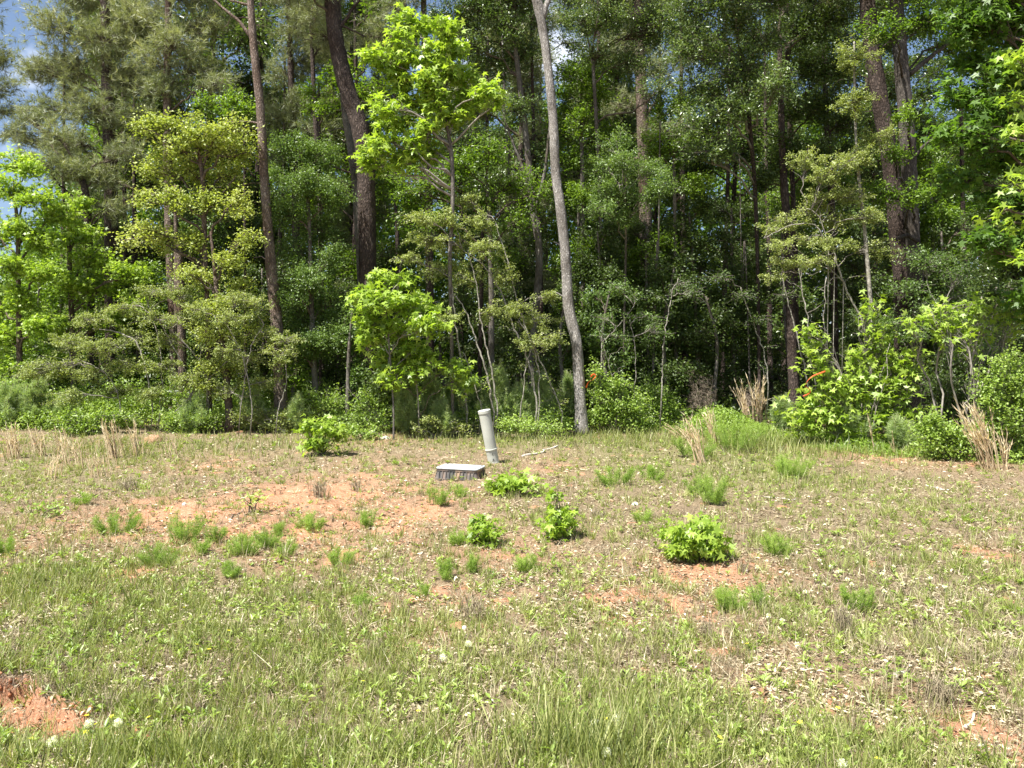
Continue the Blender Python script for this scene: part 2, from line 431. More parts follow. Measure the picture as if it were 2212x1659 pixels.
def tree(label, d, path, blobs, leaf, bark, cat='tree', name='tree', group=None, cov=1.6, size=None, shape=None, limbs=(), subs=1., seg=14, twigs='brown', tone=None, rough=.10, per=14, r0=.03, stub=0, depths=None, limbbark=None):
    """path: (u, v, width) up the trunk as photographed, d metres away (a second number per point may shift it)"""
    P = []
    for i, p in enumerate(path):
        dd = p[3] if len(p) > 3 else 0
        q = at(p[0], p[1], d + dd); P.append([*q, p[2] / 2 / F * d])
    P = np.array(P); g = Hs(P[0][0], P[0][1])
    if P[0][2] > g + .15:
        P = np.concatenate([[[P[0][0] + (P[0][0] - P[1][0]) * .05, P[0][1], g, P[0][3] * 1.12]], P])
    P[0][2] = g - .05
    root = empty(name, (P[0][0], P[0][1], g))
    tag(root, label, cat, group)
    S = spline(P, .12)
    big = S[0][3] > .05
    rad = S[:, 3].copy()
    if big: rad = rad * (1 + .35 * np.exp(-(S[:, 2] - g) / .25))
    rad = np.maximum(rad, .004)
    tr = Acc(); tube(tr, S[:, :3], rad, seg if big else 7, rough if big else .05)
    for lb in limbs:            # dead or bare limbs drawn as (u, v, width) rows, part of the trunk
        LP = np.array([[*at(p[0], p[1], d + (p[3] if len(p) > 3 else 0)), p[2] / 2 / F * d] for p in lb])
        LS = spline(LP, .12); LS[1:-1, :3] += rng.normal(0, .008, (len(LS) - 2, 3))
        tube(tr, LS[:, :3], np.maximum(LS[:, 3], .003), 7, .1)
    for k in range(stub):
        i = rng.integers(len(S) // 3, len(S)); a = rng.uniform(0, 2 * math.pi)
        e = S[i][:3] + np.array([math.cos(a), math.sin(a) * .6, rng.uniform(-.15, .3)]) * rng.uniform(.3, 1.1)
        tw = twig(S[i][:3], e, 6, .05, .05); tube(tr, tw, np.linspace(.016, .005, 6), 5)
    tr.build('trunk', BK[bark], root, True)
    if blobs:
        aL, aB = Acc(), Acc()
        for b in blobs:
            c, R, dd = ellipsoid(b, d)
            if c[2] < Hs(c[0], c[1]) + .15: c[2] = Hs(c[0], c[1]) + .15
            want = c[2] - .35 * abs(c[0] - S[-1][0]) - .3
            i = int(np.argmin(np.abs(S[:, 2] - max(want, g + .2)) + .3 * np.abs(S[:, 0] - c[0])))
            blob(aL, aB, S[i][:3], c, R, leaf, cov, dd, min(r0, max(.008, rad[i] * .6)), size, shape, tone, subs, True, per)
        aL.build('crown', LM[leaf], root)
        aB.build('branches', BK[limbbark or twigs], root, True)
    return root

# ------------------------------------------------------------------ what grows where on the bank (measured on the ground)
def patch(u, v, ru, rv, val):
    c = ground(u, v); a = ground(u, v - rv); b = ground(u, v + rv)
    return (c[0], c[1], ru / F * c[1], max(.12, (a[1] - b[1]) / 2), val)
BARE = [patch(*p) for p in [(400, 1110, 170, 34, .8), (650, 1085, 150, 34, 1), (560, 1150, 170, 26, .8), (870, 1110, 110, 45, .6), (740, 1180, 130, 26, .6),
        (1090, 1195, 110, 26, .6), (1500, 1245, 120, 26, .8), (1380, 1290, 150, 40, .55), (2150, 1610, 120, 70, .9), (1970, 1520, 150, 50, .45), (2130, 1195, 50, 20, .5),
        (900, 1370, 140, 34, .4), (290, 1240, 70, 18, .5), (1650, 1420, 180, 50, .35), (2000, 988, 130, 14, .5), (330, 1590, 60, 22, .7), (460, 1010, 60, 14, .4),
        (1000, 1300, 160, 30, .35), (830, 950, 40, 8, .4), (1180, 1010, 60, 12, .3), (930, 1070, 60, 20, .4), (760, 1040, 120, 16, .4)]]
GREEN = [patch(*p) for p in [(150, 1250, 250, 45, .7), (350, 1330, 380, 70, .75), (700, 1390, 240, 70, .6), (150, 1010, 220, 45, .5), (1600, 1000, 180, 50, .9), (1400, 980, 170, 45, .8),
         (620, 1640, 480, 50, .7), (1320, 1600, 220, 80, .8), (150, 1600, 200, 50, .8), (900, 1500, 250, 70, .4), (2050, 1240, 180, 80, .25), (1250, 955, 300, 20, .7), (500, 960, 300, 25, .4), (1900, 1070, 200, 40, .25), (1750, 1630, 250, 40, .5)]]
THATCH = [patch(*p) for p in [(60, 1400, 200, 50, 1), (300, 1500, 260, 60, .8), (1440, 1560, 120, 60, .9), (450, 1480, 150, 50, .6), (1000, 1440, 200, 50, .5), (780, 1620, 120, 30, .6), (1850, 1250, 200, 60, .5)]]
def field(L, x, y, wob=.5, s=41):
    n = fbm(x * 1.4, y * 1.4, s) - .5
    r = np.zeros_like(x)
    for cx, cy, rx, ry, val in L:
        q = ((x - cx) / rx) ** 2 + ((y - cy) / ry) ** 2
        r = np.maximum(r, val * np.exp(-.75 * q * (1 + 2 * wob * n)))
    return r
def clay_at(x, y):
    s, dep = bank(x, y)
    g = smooth(-.02, .02, s) * (1 - smooth(.20, .42, s + .3 * (fbm(x * 7, y * 7, 57) - .5))) * smooth(.02, .08, dep)
    b = field(BARE, x, y)
    n = fbm(x * 3.2, y * 3.2, 51)
    return np.clip(np.maximum(.9 * smooth(.35, .8, b * .9 + (n - .5) * 1.3 + (fbm(x * 11, y * 11, 53) - .5) * 1.0 + .08), g), 0, 1)
def wood_at(x, y):               # inside the tree line
    edge = 17.4 + .25 * x * (x < 0) * 0 - smooth(2, 9, x) * 3.6 + .6 * (fbm(x * .6, y * 0, 61) - .5)
    return smooth(-.4, .8, y - edge)

# ground sheet
def axis(parts):
    out = []
    for a, b, n in parts: out.append(np.linspace(a, b, n, endpoint=False))
    return np.concatenate(out + [[parts[-1][1]]])
gx = axis([(-260, -40, 14), (-40, -12, 40), (-12, -4.5, 120), (-4.5, 4.5, 230), (4.5, 12, 120), (12, 40, 40), (40, 260, 14)])
gy = axis([(-120, -10, 12), (-10, 2.6, 26), (2.6, 5.2, 130), (5.2, 10, 120), (10, 20, 130), (20, 60, 60), (60, 300, 16)])
GX, GY = np.meshgrid(gx, gy)
x, y = GX.ravel(), GY.ravel()
z = H(x, y)
cl = clay_at(x, y); wd = wood_at(x, y)
gr = np.clip(field(GREEN, x, y), 0, 1)
near = (y > 2.6) & (y < 20) & (abs(x) < 12)
z = z + near * ((fbm(x * 14, y * 14, 71, 3) - .5) * .045 + cl * (fbm(x * 5, y * 5, 75, 4) - .5) * .06)
nx = len(gx); idx = np.arange(len(x)).reshape(len(gy), nx)
quad = np.stack([idx[:-1, :-1].ravel(), idx[:-1, 1:].ravel(), idx[1:, 1:].ravel(), idx[1:, :-1].ravel()], 1)
def ground_material():
    m, N, L = new_mat('soil_and_clay')
    tc = N.new('ShaderNodeTexCoord')
    def noise(s, d=6, r=.6):
        n = N.new('ShaderNodeTexNoise'); n.inputs['Scale'].default_value = s; n.inputs['Detail'].default_value = d; n.inputs['Roughness'].default_value = r
        L.new(tc.outputs['Object'], n.inputs['Vector']); return n
    def attr(a):
        n = N.new('ShaderNodeAttribute'); n.attribute_name = a; return n
    n1 = noise(2.2); n2 = noise(45, 8, .75); n3 = noise(160, 4, .7)
    soil = ramp(N, [(.30, (.05, .038, .024)), (.45, (.15, .11, .07)), (.58, (.29, .22, .14)), (.72, (.44, .35, .23))]); L.new(n2.outputs['Fac'], soil.inputs[0])
    clay = ramp(N, [(.30, (.24, .11, .06)), (.5, (.42, .215, .125)), (.70, (.56, .36, .24))]); L.new(n2.outputs['Fac'], clay.inputs[0])
    moss = ramp(N, [(.3, (.07, .08, .03)), (.6, (.19, .20, .08))]); L.new(n3.outputs['Fac'], moss.inputs[0])
    leafm = ramp(N, [(.35, (.03, .02, .012)), (.5, (.09, .055, .035)), (.65, (.17, .11, .07))]); L.new(n2.outputs['Fac'], leafm.inputs[0])
    def mix(f, a, b):
        x = N.new('ShaderNodeMixRGB'); L.new(f, x.inputs[0]); L.new(a, x.inputs[1]); L.new(b, x.inputs[2]); return x.outputs[0]
    ca = N.new('ShaderNodeMath'); ca.operation = 'MULTIPLY_ADD'; ca.inputs[1].default_value = .9; L.new(n2.outputs['Fac'], ca.inputs[0]); L.new(attr('clay').outputs['Fac'], ca.inputs[2])
    cr_ = ramp(N, [(.70, (0, 0, 0)), (.95, (1, 1, 1))]); L.new(ca.outputs[0], cr_.inputs[0])
    g = N.new('ShaderNodeMath'); g.operation = 'MULTIPLY'; L.new(attr('green').outputs['Fac'], g.inputs[0]); g.inputs[1].default_value = .7
    c = mix(g.outputs[0], soil.outputs[0], moss.outputs[0]); tm = N.new('ShaderNodeMath'); tm.operation = 'MULTIPLY'; L.new(attr('tint').outputs['Fac'], tm.inputs[0]); tm.inputs[1].default_value = .75; c = mix(tm.outputs[0], c, clay.outputs[0]); c = mix(cr_.outputs[0], c, clay.outputs[0]); c = mix(attr('wood').outputs['Fac'], c, leafm.outputs[0])
    p = N.new('ShaderNodeBsdfPrincipled'); p.inputs['Roughness'].default_value = .95; p.inputs['Specular IOR Level'].default_value = .15
    L.new(c, p.inputs['Base Color'])
    b = N.new('ShaderNodeBump'); b.inputs['Distance'].default_value = .025; b.inputs['Strength'].default_value = .9; L.new(n2.outputs['Fac'], b.inputs['Height']); L.new(b.outputs[0], p.inputs['Normal'])
    o = N.new('ShaderNodeOutputMaterial'); L.new(p.outputs[0], o.inputs[0]); return m
tag(build('ground', np.stack([x, y, z], 1), quad, ground_material(), None, None, True, extra={'clay': cl, 'wood': wd, 'green': gr, 'tint': np.clip(field([(a, b, c * 1.35, d * 1.5, e) for a, b, c, d, e in BARE], x, y, .9, 47), 0, 1)}), kind='structure')

# ------------------------------------------------------------------ ground cover (uncountable)
def scatter(n, ymin=2.7, ymax=19, margin=1.6, p=1.55):
    """random spots on the bank, thicker near the viewer's verge"""
    q = rng.random(n); a = 1 - p
    y = (ymin ** a + q * (ymax ** a - ymin ** a)) ** (1 / a)
    x = rng.uniform(-1, 1, n) * (.72 * y + margin)
    return x, y
def keep(x, y, prob):
    k = rng.random(len(x)) < prob; return x[k], y[k]

def blades(name, label, n, mat, prob, h, w, lean, tonef, bend=.35, flat=False, tuft=14):
    m = n // tuft; x, y = scatter(m); x, y = keep(x, y, prob(x, y)); m = len(x)
    cnt = np.maximum(1, (tuft * 2 * rng.random(m) ** 1.5).astype(int)); rad = np.repeat(rng.uniform(.008, .05, m) * (1 + .05 * np.maximum(y - 4, 0)), cnt)
    sz = np.repeat(rng.uniform(.55, 1.45, m), cnt); tt = np.repeat(rng.normal(0, .16, m), cnt)
    x = np.repeat(x, cnt); y = np.repeat(y, cnt); n = len(x); aa = rng.uniform(0, 2 * math.pi, n); rr = np.sqrt(rng.random(n)) * rad
    x = x + np.cos(aa) * rr; y = y + np.sin(aa) * rr
    k = fbm(x * 5, y * 5, 91) * sz
    hh = h[0] + (h[1] - h[0]) * rng.random(n) ** 1.6
    hh = hh * (.55 + .9 * k)
    D = rng.normal(0, 1, (n, 3)); D[:, 2] = 0
    D = norm(norm(D) + 1.2 * np.stack([np.cos(aa), np.sin(aa), np.zeros(n)], 1)) * np.abs(rng.normal(0, lean, (n, 1))); D[:, 2] = 1. if not flat else rng.uniform(.02, .35, n)
    zz = H(x, y)
    P = np.stack([x, y, zz - .004], 1)
    N = norm(rng.normal(0, 1, (n, 3)) * np.array([1, 1, .2]))
    A = Acc(); ww = (w[0] + (w[1] - w[0]) * rng.random(n)) * (1 + .07 * np.maximum(y - 4, 0)) / hh
    tpl = tpl_blade(1., bend)
    place(A, tpl, P, D, N, hh, np.clip(tonef(x, y, n) + tt, 0, 1), ww)
    o = A.build(name, mat); tag(o, label, 'ground cover', kind='stuff'); return o

def fgreen(x, y): return field(GREEN, x, y, .8, 43)
def lawn(x, y):
    n = fbm(x * 1.6, y * 1.6, 81); n2 = fbm(x * 6, y * 6, 83)
    g = .34 + fgreen(x, y) * .8
    return np.clip((g + (n - .5) * .9 + (n2 - .5) * .8), .02, 1) * (1 - .93 * clay_at(x, y)) * (1 - .9 * wood_at(x, y)) * (1 - .55 * np.clip(field(BARE, x, y), 0, 1))
blades('grass', 'thin green grass growing over the whole bank', 620000, LM['grass'], lawn, (.03, .14), (.0026, .0060), .55,
       lambda x, y, n: .30 + .35 * fbm(x * 1.1, y * 1.1, 85) + .35 * rng.random(n) - .1 * fgreen(x, y))
def dead(x, y):
    return np.clip(.55 + (fbm(x * 1.9, y * 1.9, 87) - .5) * 1.6 - .25 * fgreen(x, y), .05, 1) * (1 - .5 * clay_at(x, y)) * (1 - .7 * wood_at(x, y))
blades('dead_grass', 'bleached dead grass lying between the green blades', 330000, LM['straw'], dead, (.03, .13), (.0022, .0050), .9,
       lambda x, y, n: .25 + .3 * fbm(x * 2.1, y * 2.1, 89) + .4 * rng.random(n), .5, True)
blades('standing_straw', 'short upright tan grass stalks among the green', 60000, LM['straw'], dead, (.05, .17), (.0018, .0035), .35,
       lambda x, y, n: .1 + .6 * rng.random(n), .3)
blades('brown_thatch', 'grey brown matted old grass near the clay bank', 260000, LM['thatch'],
       lambda x, y: np.clip(field(THATCH, x, y) * 1.1 + (fbm(x * 2, y * 2, 95) - .50) * 1.7, 0, 1) * (1 - .85 * clay_at(x, y)) * (1 - wood_at(x, y)),
       (.02, .09), (.002, .004), .8, lambda x, y, n: .1 + .6 * rng.random(n), .5)

def litter():
    x, y = scatter(340000, 2.7, 19); x, y = keep(x, y, np.clip(.75 + (fbm(x * 2.5, y * 2.5, 97) - .5) * 1.8, .1, 1) * (1 - .35 * clay_at(x, y)))
    m = rng.random(len(x)) < smooth(.36, .66, fbm(x * 3.3, y * 3.3, 151)) * .9 + .12; x, y = x[m], y[m]; n = len(x); P = np.stack([x, y, H(x, y) + rng.uniform(.002, .025, n)], 1)
    A = Acc(); N = norm(rng.normal(0, .45, (n, 3)) + [0, 0, 1]); Y = rng.normal(0, 1, (n, 3)); Y[:, 2] *= .2
    place(A, TPL['chip'], P, Y, N, rng.uniform(.008, .05, n) ** 1.0 * (1 + .06 * np.maximum(y - 4, 0)), rng.random(n) ** 1.3)
    tag(A.build('leaf_litter', LM['straw']), 'dry leaf scraps and straw bits on the soil', 'ground cover', kind='stuff')
litter()

def weeds():
    x, y = scatter(26000, 2.7, 19); g = np.clip(.25 + fgreen(x, y) * .6 + (fbm(x * 2.2, y * 2.2, 99) - .5) * 1.5, .02, 1) * (1 - .8 * clay_at(x, y))
    x, y = keep(x, y, g); n = len(x); k = 7
    sz = rng.uniform(.018, .055, n); sz = sz * (1 + .05 * np.maximum(y - 4, 0))
    hgt = rng.uniform(0, .07, n)
    X, Y_, S, T = (np.repeat(a, k) for a in (x, y, sz, np.clip(.2 + .5 * fbm(x * 1.5, y * 1.5, 101) + .25 * rng.random(n), 0, 1)))
    Z = np.repeat(H(x, y), k) + rng.random(n * k) * np.repeat(hgt, k) + .004
    a = rng.uniform(0, 2 * math.pi, n * k)
    D = np.stack([np.cos(a), np.sin(a), rng.uniform(.0, 1.1, n * k)], 1)
    A = Acc(); N = norm(np.stack([-np.cos(a) * .5, -np.sin(a) * .5, np.ones(n * k)], 1) + rng.normal(0, .25, (n * k, 3)))
    place(A, tpl_diamond(.36), np.stack([X, Y_, Z], 1), D, N, S * rng.uniform(.5, 1.2, n * k), np.clip(T + rng.normal(0, .12, n * k), 0, 1))
    tag(A.build('low_weeds', LM['weed']), 'small broad leaved weeds scattered in the grass', 'ground cover', kind='stuff')
weeds()

def tall_blades(name, label, spec, mat, n_each=1):
    A = Acc()
    for (u, v, ru, rv, cnt, h0, h1, w) in spec:
        c = ground(u, v); a = ground(u, v - rv); b = ground(u, v + rv)
        x = c[0] + rng.normal(0, ru / F * c[1] * .6, cnt); y = c[1] + rng.normal(0, max(.1, (a[1] - b[1]) / 2) * .7, cnt)
        D = rng.normal(0, .22, (cnt, 3)); D[:, 2] = 1
        hh = rng.uniform(h0, h1, cnt)
        place(A, tpl_blade(1., .35), np.stack([x, y, H(x, y) - .01], 1), D, norm(rng.normal(0, 1, (cnt, 3)) * [1, 1, .2]), hh, rng.random(cnt), w / hh * rng.uniform(.6, 1.2, cnt))
    tag(A.build(name, mat), label, 'ground cover', kind='stuff')
tall_blades('tall_grass', 'taller green grass at the foot of the frame and along the wood edge', [
    (1270, 1640, 180, 40, 700, .10, .30, .006), (400, 1650, 380, 25, 700, .08, .20, .006), (1400, 1540, 140, 50, 260, .08, .2, .005), (1900, 1650, 300, 25, 220, .1, .22, .005),
    (560, 1420, 260, 60, 500, .08, .17, .005), (150, 1260, 200, 40, 900, .08, .2, .006), (1650, 960, 120, 20, 1400, .15, .42, .010), (1400, 950, 230, 16, 1500, .12, .30, .010),
    (1900, 985, 260, 8, 700, .12, .30, .009), (1100, 952, 300, 12, 900, .1, .24, .010), (650, 958, 200, 14, 500, .1, .25, .010), (250, 975, 260, 20, 900, .12, .35, .010), (1700, 1030, 120, 30, 500, .1, .28, .008)], LM['grass'])

# ------------------------------------------------------------------ valve box and leaning marker pipe
def rounded_rect(w, d, r, n=6):
    pts = []
    for cx, cy, a0 in ((w / 2 - r, d / 2 - r, 0), (-w / 2 + r, d / 2 - r, 90), (-w / 2 + r, -d / 2 + r, 180), (w / 2 - r, -d / 2 + r, 270)):
        for i in range(n + 1):
            a = math.radians(a0 + 90 * i / n); pts.append((cx + r * math.cos(a), cy + r * math.sin(a)))
    return np.array(pts)
def loft(rings, close_top=True, close_bot=True):
    n = len(rings[0]); V = np.concatenate(rings); T = []
    for k in range(len(rings) - 1):
        for i in range(n):
            j = (i + 1) % n; a, b, c, d = k * n + i, k * n + j, (k + 1) * n + j, (k + 1) * n + i
            T += [[a, b, c], [a, c, d]]
    if close_top:
        V = np.concatenate([V, rings[-1].mean(0)[None]]); t = len(V) - 1; o = (len(rings) - 1) * n
        T += [[o + i, o + (i + 1) % n, t] for i in range(n)]
    if close_bot:
        V = np.concatenate([V, rings[0].mean(0)[None]]); t = len(V) - 1
        T += [[(i + 1) % n, i, t] for i in range(n)]
    return V, np.array(T)
def ring(w, d, r, z): p = rounded_rect(w, d, r); return np.concatenate([p, np.full((len(p), 1), z)], 1)

def box_mats():
    m, N, L = new_mat('dirty_black_plastic')
    tc = N.new('ShaderNodeTexCoord'); n1 = N.new('ShaderNodeTexNoise'); n1.inputs['Scale'].default_value = 7; n1.inputs['Detail'].default_value = 6
    mp = N.new('ShaderNodeMapping'); mp.inputs['Scale'].default_value = (1, 1, .35); L.new(tc.outputs['Object'], mp.inputs[0]); L.new(mp.outputs[0], n1.inputs['Vector'])
    sx = N.new('ShaderNodeSeparateXYZ'); L.new(tc.outputs['Object'], sx.inputs[0])
    r = ramp(N, [(.42, (.06, .058, .055)), (.53, (.15, .12, .10)), (.64, (.34, .22, .14))]); L.new(n1.outputs['Fac'], r.inputs[0])
    p = N.new('ShaderNodeBsdfPrincipled'); p.inputs['Roughness'].default_value = .55; L.new(r.outputs[0], p.inputs['Base Color'])
    o = N.new('ShaderNodeOutputMaterial'); L.new(p.outputs[0], o.inputs[0]); return m
BOXM = box_mats()
LIDM = plain_mat('pale_grey_lid', [(.34, .36, .37), (.46, .48, .49), (.52, .54, .54)], 9, .5, .001)
c0 = ground(979, 1037); yaw = math.radians(-13)
bx = c0 + np.array([.10, .24, 0]); bz = Hs(bx[0], bx[1])
root = empty('valve_box', (bx[0], bx[1], bz - .02)); root.rotation_euler = (math.radians(1), math.radians(1.5), yaw)
tag(root, 'black ribbed plastic valve box with pale grey lid set on the bank', 'valve box')
def local(name, V, T, mat, parent, smooth_shade=False):
    me = bpy.data.meshes.new(name); me.from_pydata([tuple(v) for v in V], [], [tuple(int(i) for i in t) for t in T]); me.materials.append(mat)
    if smooth_shade: me.shade_smooth()
    me.update(); o = bpy.data.objects.new(name, me); C.objects.link(o); o.parent = parent; return o
W, D, HB = .66, .50, .175
V, T = loft([ring(W + .06, D + .06, .07, -.05), ring(W + .06, D + .06, .07, .035), ring(W + .025, D + .025, .06, .04), ring(W - .035, D - .035, .05, HB - .03), ring(W - .01, D - .01, .055, HB - .028), ring(W - .01, D - .01, .055, HB)])
local('body', V, T, BOXM, root)
def rib_geo(px, py, nx_, ny_, t=.009):
    tx, ty = -ny_, nx_; o = []
    a = np.array([px, py]); n = np.array([nx_, ny_]); s = np.array([tx, ty]) * t / 2
    for sg in (-1, 1):
        for off, z in ((-.03, .036), (.026, .036), (.0, HB - .03), (-.03, HB - .03)):
            q = a + n * off + s * sg; o.append((q[0], q[1], z))
    T = [[0, 2, 1], [0, 3, 2], [4, 5, 6], [4, 6, 7], [1, 2, 6], [1, 6, 5], [2, 3, 7], [2, 7, 6], [0, 1, 5], [0, 5, 4]]
    return np.array(o), np.array(T)
for k in range(11):
    V, T = rib_geo(-W / 2 + .06 + k * (W - .12) / 10, -D / 2, 0, -1); local('rib', V, T, BOXM, root)
for k in range(8):
    V, T = rib_geo(W / 2, -D / 2 + .06 + k * (D - .12) / 7, 1, 0); local('rib', V, T, BOXM, root)
    V, T = rib_geo(-W / 2, -D / 2 + .06 + k * (D - .12) / 7, -1, 0); local('rib', V, T, BOXM, root)
V, T = loft([ring(W - .004, D - .004, .058, HB + .001), ring(W + .008, D + .008, .06, HB + .006), ring(W + .008, D + .008, .06, HB + .018), ring(W - .004, D - .004, .055, HB + .024)])
lid = local('lid', V, T, LIDM, root)
V, T = loft([ring(.055, .03, .012, HB + .0245), ring(.055, .03, .012, HB + .027)])
BLK = plain_mat('black_rubber_and_hole_dark', [(.01, .01, .01), (.02, .02, .02)], 20, .6)
V = V + np.array([.03, .03, 0]); local('finger_hole_dark', V, T, BLK, lid)  # black pad stands for the darkness inside the lid's hole
for sx_, sy_ in ((-1, 1), (1, 1), (-1, -1), (1, -1)):
    a = np.linspace(0, 2 * math.pi, 10, endpoint=False)
    rr = [np.stack([np.cos(a) * .012 + sx_ * (W / 2 - .05), np.sin(a) * .012 + sy_ * (D / 2 - .05), np.full(10, zz)], 1) for zz in (HB + .0245, HB + .031)]
    V, T = loft(rr); local('bolt_and_hole_disc', V, T, BLK, lid)

PIPEM = plain_mat('weathered_grey_plastic', [(.40, .41, .36), (.46, .47, .41), (.50, .51, .45)], 3.5, .75, .0008, .15)
PIPED = plain_mat('dark_marks_and_hole', [(.10, .10, .09), (.16, .16, .14)], 12, .7)
g0 = ground(1067, 1000); 
root = empty('marker_pipe', (g0[0], g0[1], g0[2] - .02)); root.rotation_euler = (math.radians(4), math.radians(-11.2), math.radians(12))
tag(root, 'leaning pale grey capped plastic pipe standing behind the valve box', 'marker pipe')
def cyl(name, prof, mat, parent, seg=40, ends=True):
    a = np.linspace(0, 2 * math.pi, seg, endpoint=False)
    V, T = loft([np.stack([np.cos(a) * r, np.sin(a) * r, np.full(seg, z)], 1) for r, z in prof], ends, ends); return local(name, V, T, mat, parent)
k = g0[1] / F
LP_ = 117 * k * 1.02; R_ = 25 * k / 2
cyl('tube', [(R_, .26), (R_, LP_ - .045)], PIPEM, root, 40, False).data.shade_smooth()
cyl('cap', [(R_ * 1.04, LP_ - .052), (R_ * 1.09, LP_ - .05), (R_ * 1.09, LP_ - .004), (R_ * 1.05, LP_), (R_ * .2, LP_ + .004)], PIPEM, root)
sl = cyl('sleeve', [(R_ * .98, -.1), (R_ * .98, .02), (R_ * .95, .05), (R_ * .95, .16), (R_ * 1.0, .245), (R_ * 1.05, .255)], PIPEM, root)
cyl('rim', [(R_ * 1.05, .2551), (R_ * 1.09, .258), (R_ * 1.09, .272), (R_ * 1.02, .277)], PIPEM, root)
def disc_on(parent, ang, z, r, h, mat, name):
    a = np.linspace(0, 2 * math.pi, 12, endpoint=False); d = R_ * .955
    c = np.array([math.cos(ang) * d, math.sin(ang) * d, z]); n = np.array([math.cos(ang), math.sin(ang), 0]); t = np.array([-n[1], n[0], 0])
    V, T = loft([c + n * (-.004) + np.cos(a)[:, None] * r * t + np.sin(a)[:, None] * r * np.array([0, 0, 1]), c + n * h + np.cos(a)[:, None] * r * t + np.sin(a)[:, None] * r * np.array([0, 0, 1])])
    local(name, V, T, mat, parent)
disc_on(sl, math.radians(-98), .20, .011, .006, PIPED, 'bolt_and_hole_disc')  # dark disc painted in for the darkness of a hole in the sleeve
disc_on(sl, math.radians(-120), .215, .005, .005, PIPED, 'screw')
for s in (-1, 1):       # the little arrow moulded on the sleeve
    a0 = math.radians(-96); d = R_ * .965
    P = [np.array([math.cos(a0 + q) * d, math.sin(a0 + q) * d, zz]) for q, zz in ((0, .115), (s * .22, .065))]
    A = Acc(); tube(A, P, [.0035, .0035], 5); local('arrow_mark', np.concatenate(A.V), np.concatenate(A.T), PIPED, sl)
A = Acc(); a0 = math.radians(-96); tube(A, [np.array([math.cos(a0) * R_ * .965, math.sin(a0) * R_ * .965, zz]) for zz in (.04, .113)], [.003, .003], 5)
local('arrow_mark', np.concatenate(A.V), np.concatenate(A.T), PIPED, sl)

# orange survey ribbons
RIB = plain_mat('orange_ribbon_plastic', [(.80, .10, .03), (.92, .17, .05)], 10, .35)
def ribbon(label, pts, d, w=.03):
    P = np.array([at(u, v, d + dd) for u, v, dd in pts]); S = spline(P, .03); S = S[:, :3]
    n = len(S); t = norm(np.gradient(S, axis=0)); tw = np.linspace(0, 3.2, n)
    side = norm(np.cross(t, [0, 1, 0])); s2 = np.cross(t, side)
    off = (np.cos(tw)[:, None] * side + np.sin(tw)[:, None] * s2 * .8) * w / 2
    V = np.concatenate([S - off, S + off]); T = []
    for i in range(n - 1): T += [[i, i + 1, n + i + 1], [i, n + i + 1, n + i]]
    o = build('survey_ribbon', V, np.array(T), RIB); md = o.modifiers.new('t', 'SOLIDIFY'); md.thickness = .0012
    tag(o, label, 'ribbon')
ribbon('orange survey ribbon tied to the pale furrowed trunk', [(1266, 838, -.05), (1271, 826, -.15), (1280, 820, -.2), (1287, 812, -.25), (1282, 808, -.25), (1276, 814, -.2)], 16.7, .032)
ribbon('orange survey ribbon hanging in the big sweetgum bush', [(1783, 802, 0), (1772, 806, -.05), (1756, 812, -.1), (1745, 822, -.1), (1740, 834, -.1), (1750, 842, -.05), (1748, 850, 0), (1735, 856, 0)], 13.0, .024)

# ------------------------------------------------------------------ plants standing on the bank
def stem_clump(label, name, cat, u, v, w, h, nst, kind, bark, group=None, leafn=90, length=.045, per=0, mode='fennel', lean=0., tone=None, parts=('stems', 'foliage')):
    g = ground(u, v); d = g[1]; Wm, Hm = w / F * d, h / F * d
    root = empty(name, g); tag(root, label, cat, group)
    S, L = Acc(), Acc()
    ct = rng.random() if tone is None else tone
    for i in range(nst):
        a = rng.uniform(0, 2 * math.pi); r = rng.random() ** .5
        b = g + np.array([math.cos(a) * r * Wm * .30, math.sin(a) * r * Wm * .25, 0]); b[2] = Hs(b[0], b[1]) - .01
        hh = Hm * rng.uniform(.6, 1.05) * (1 - .25 * r)
        tip = b + np.array([math.cos(a) * r * Wm * .34 + lean * hh + rng.normal(0, .05) * Hm, math.sin(a) * r * Wm * .3 + rng.normal(0, .05) * Hm, hh])
        P = twig(b, tip, 7, 0, .02)
        tube(S, P, np.linspace(.0035, .0012, 7), 4)
        if mode == 'fennel':
            n = leafn; t = .12 + .88 * rng.random(n); f = t * 6; k = np.minimum(f.astype(int), 5); f = (f - k)[:, None]
            Q = P[k] * (1 - f) + P[k + 1] * f
            Dr = norm(np.concatenate([rng.normal(0, 1, (n, 2)), rng.uniform(.3, 1.6, (n, 1))], 1))
            ln = length * (1.15 - .6 * t) * rng.uniform(.6, 1.2, n)
            place(L, tpl_needle(.035), Q, Dr, norm(rng.normal(0, 1, (n, 3))), ln * 1.3, np.clip(ct * .4 + .3 * t + .3 * rng.random(n), 0, 1))
            m = n * 2; ii = rng.integers(0, n, m)
            Q2 = Q[ii] + Dr[ii] * (ln[ii] * rng.uniform(.2, 1, m))[:, None]
            D2 = norm(Dr[ii] + rng.normal(0, .8, (m, 3)))
            place(L, tpl_needle(.09), Q2, D2, norm(rng.normal(0, 1, (m, 3))), length * .5 * rng.uniform(.5, 1.2, m), np.clip(ct * .4 + .3 * t[ii] + .3 * rng.random(m), 0, 1))
    S.build(parts[0], BK[bark], root, True); L.build(parts[1], LM[kind], root)
    return root

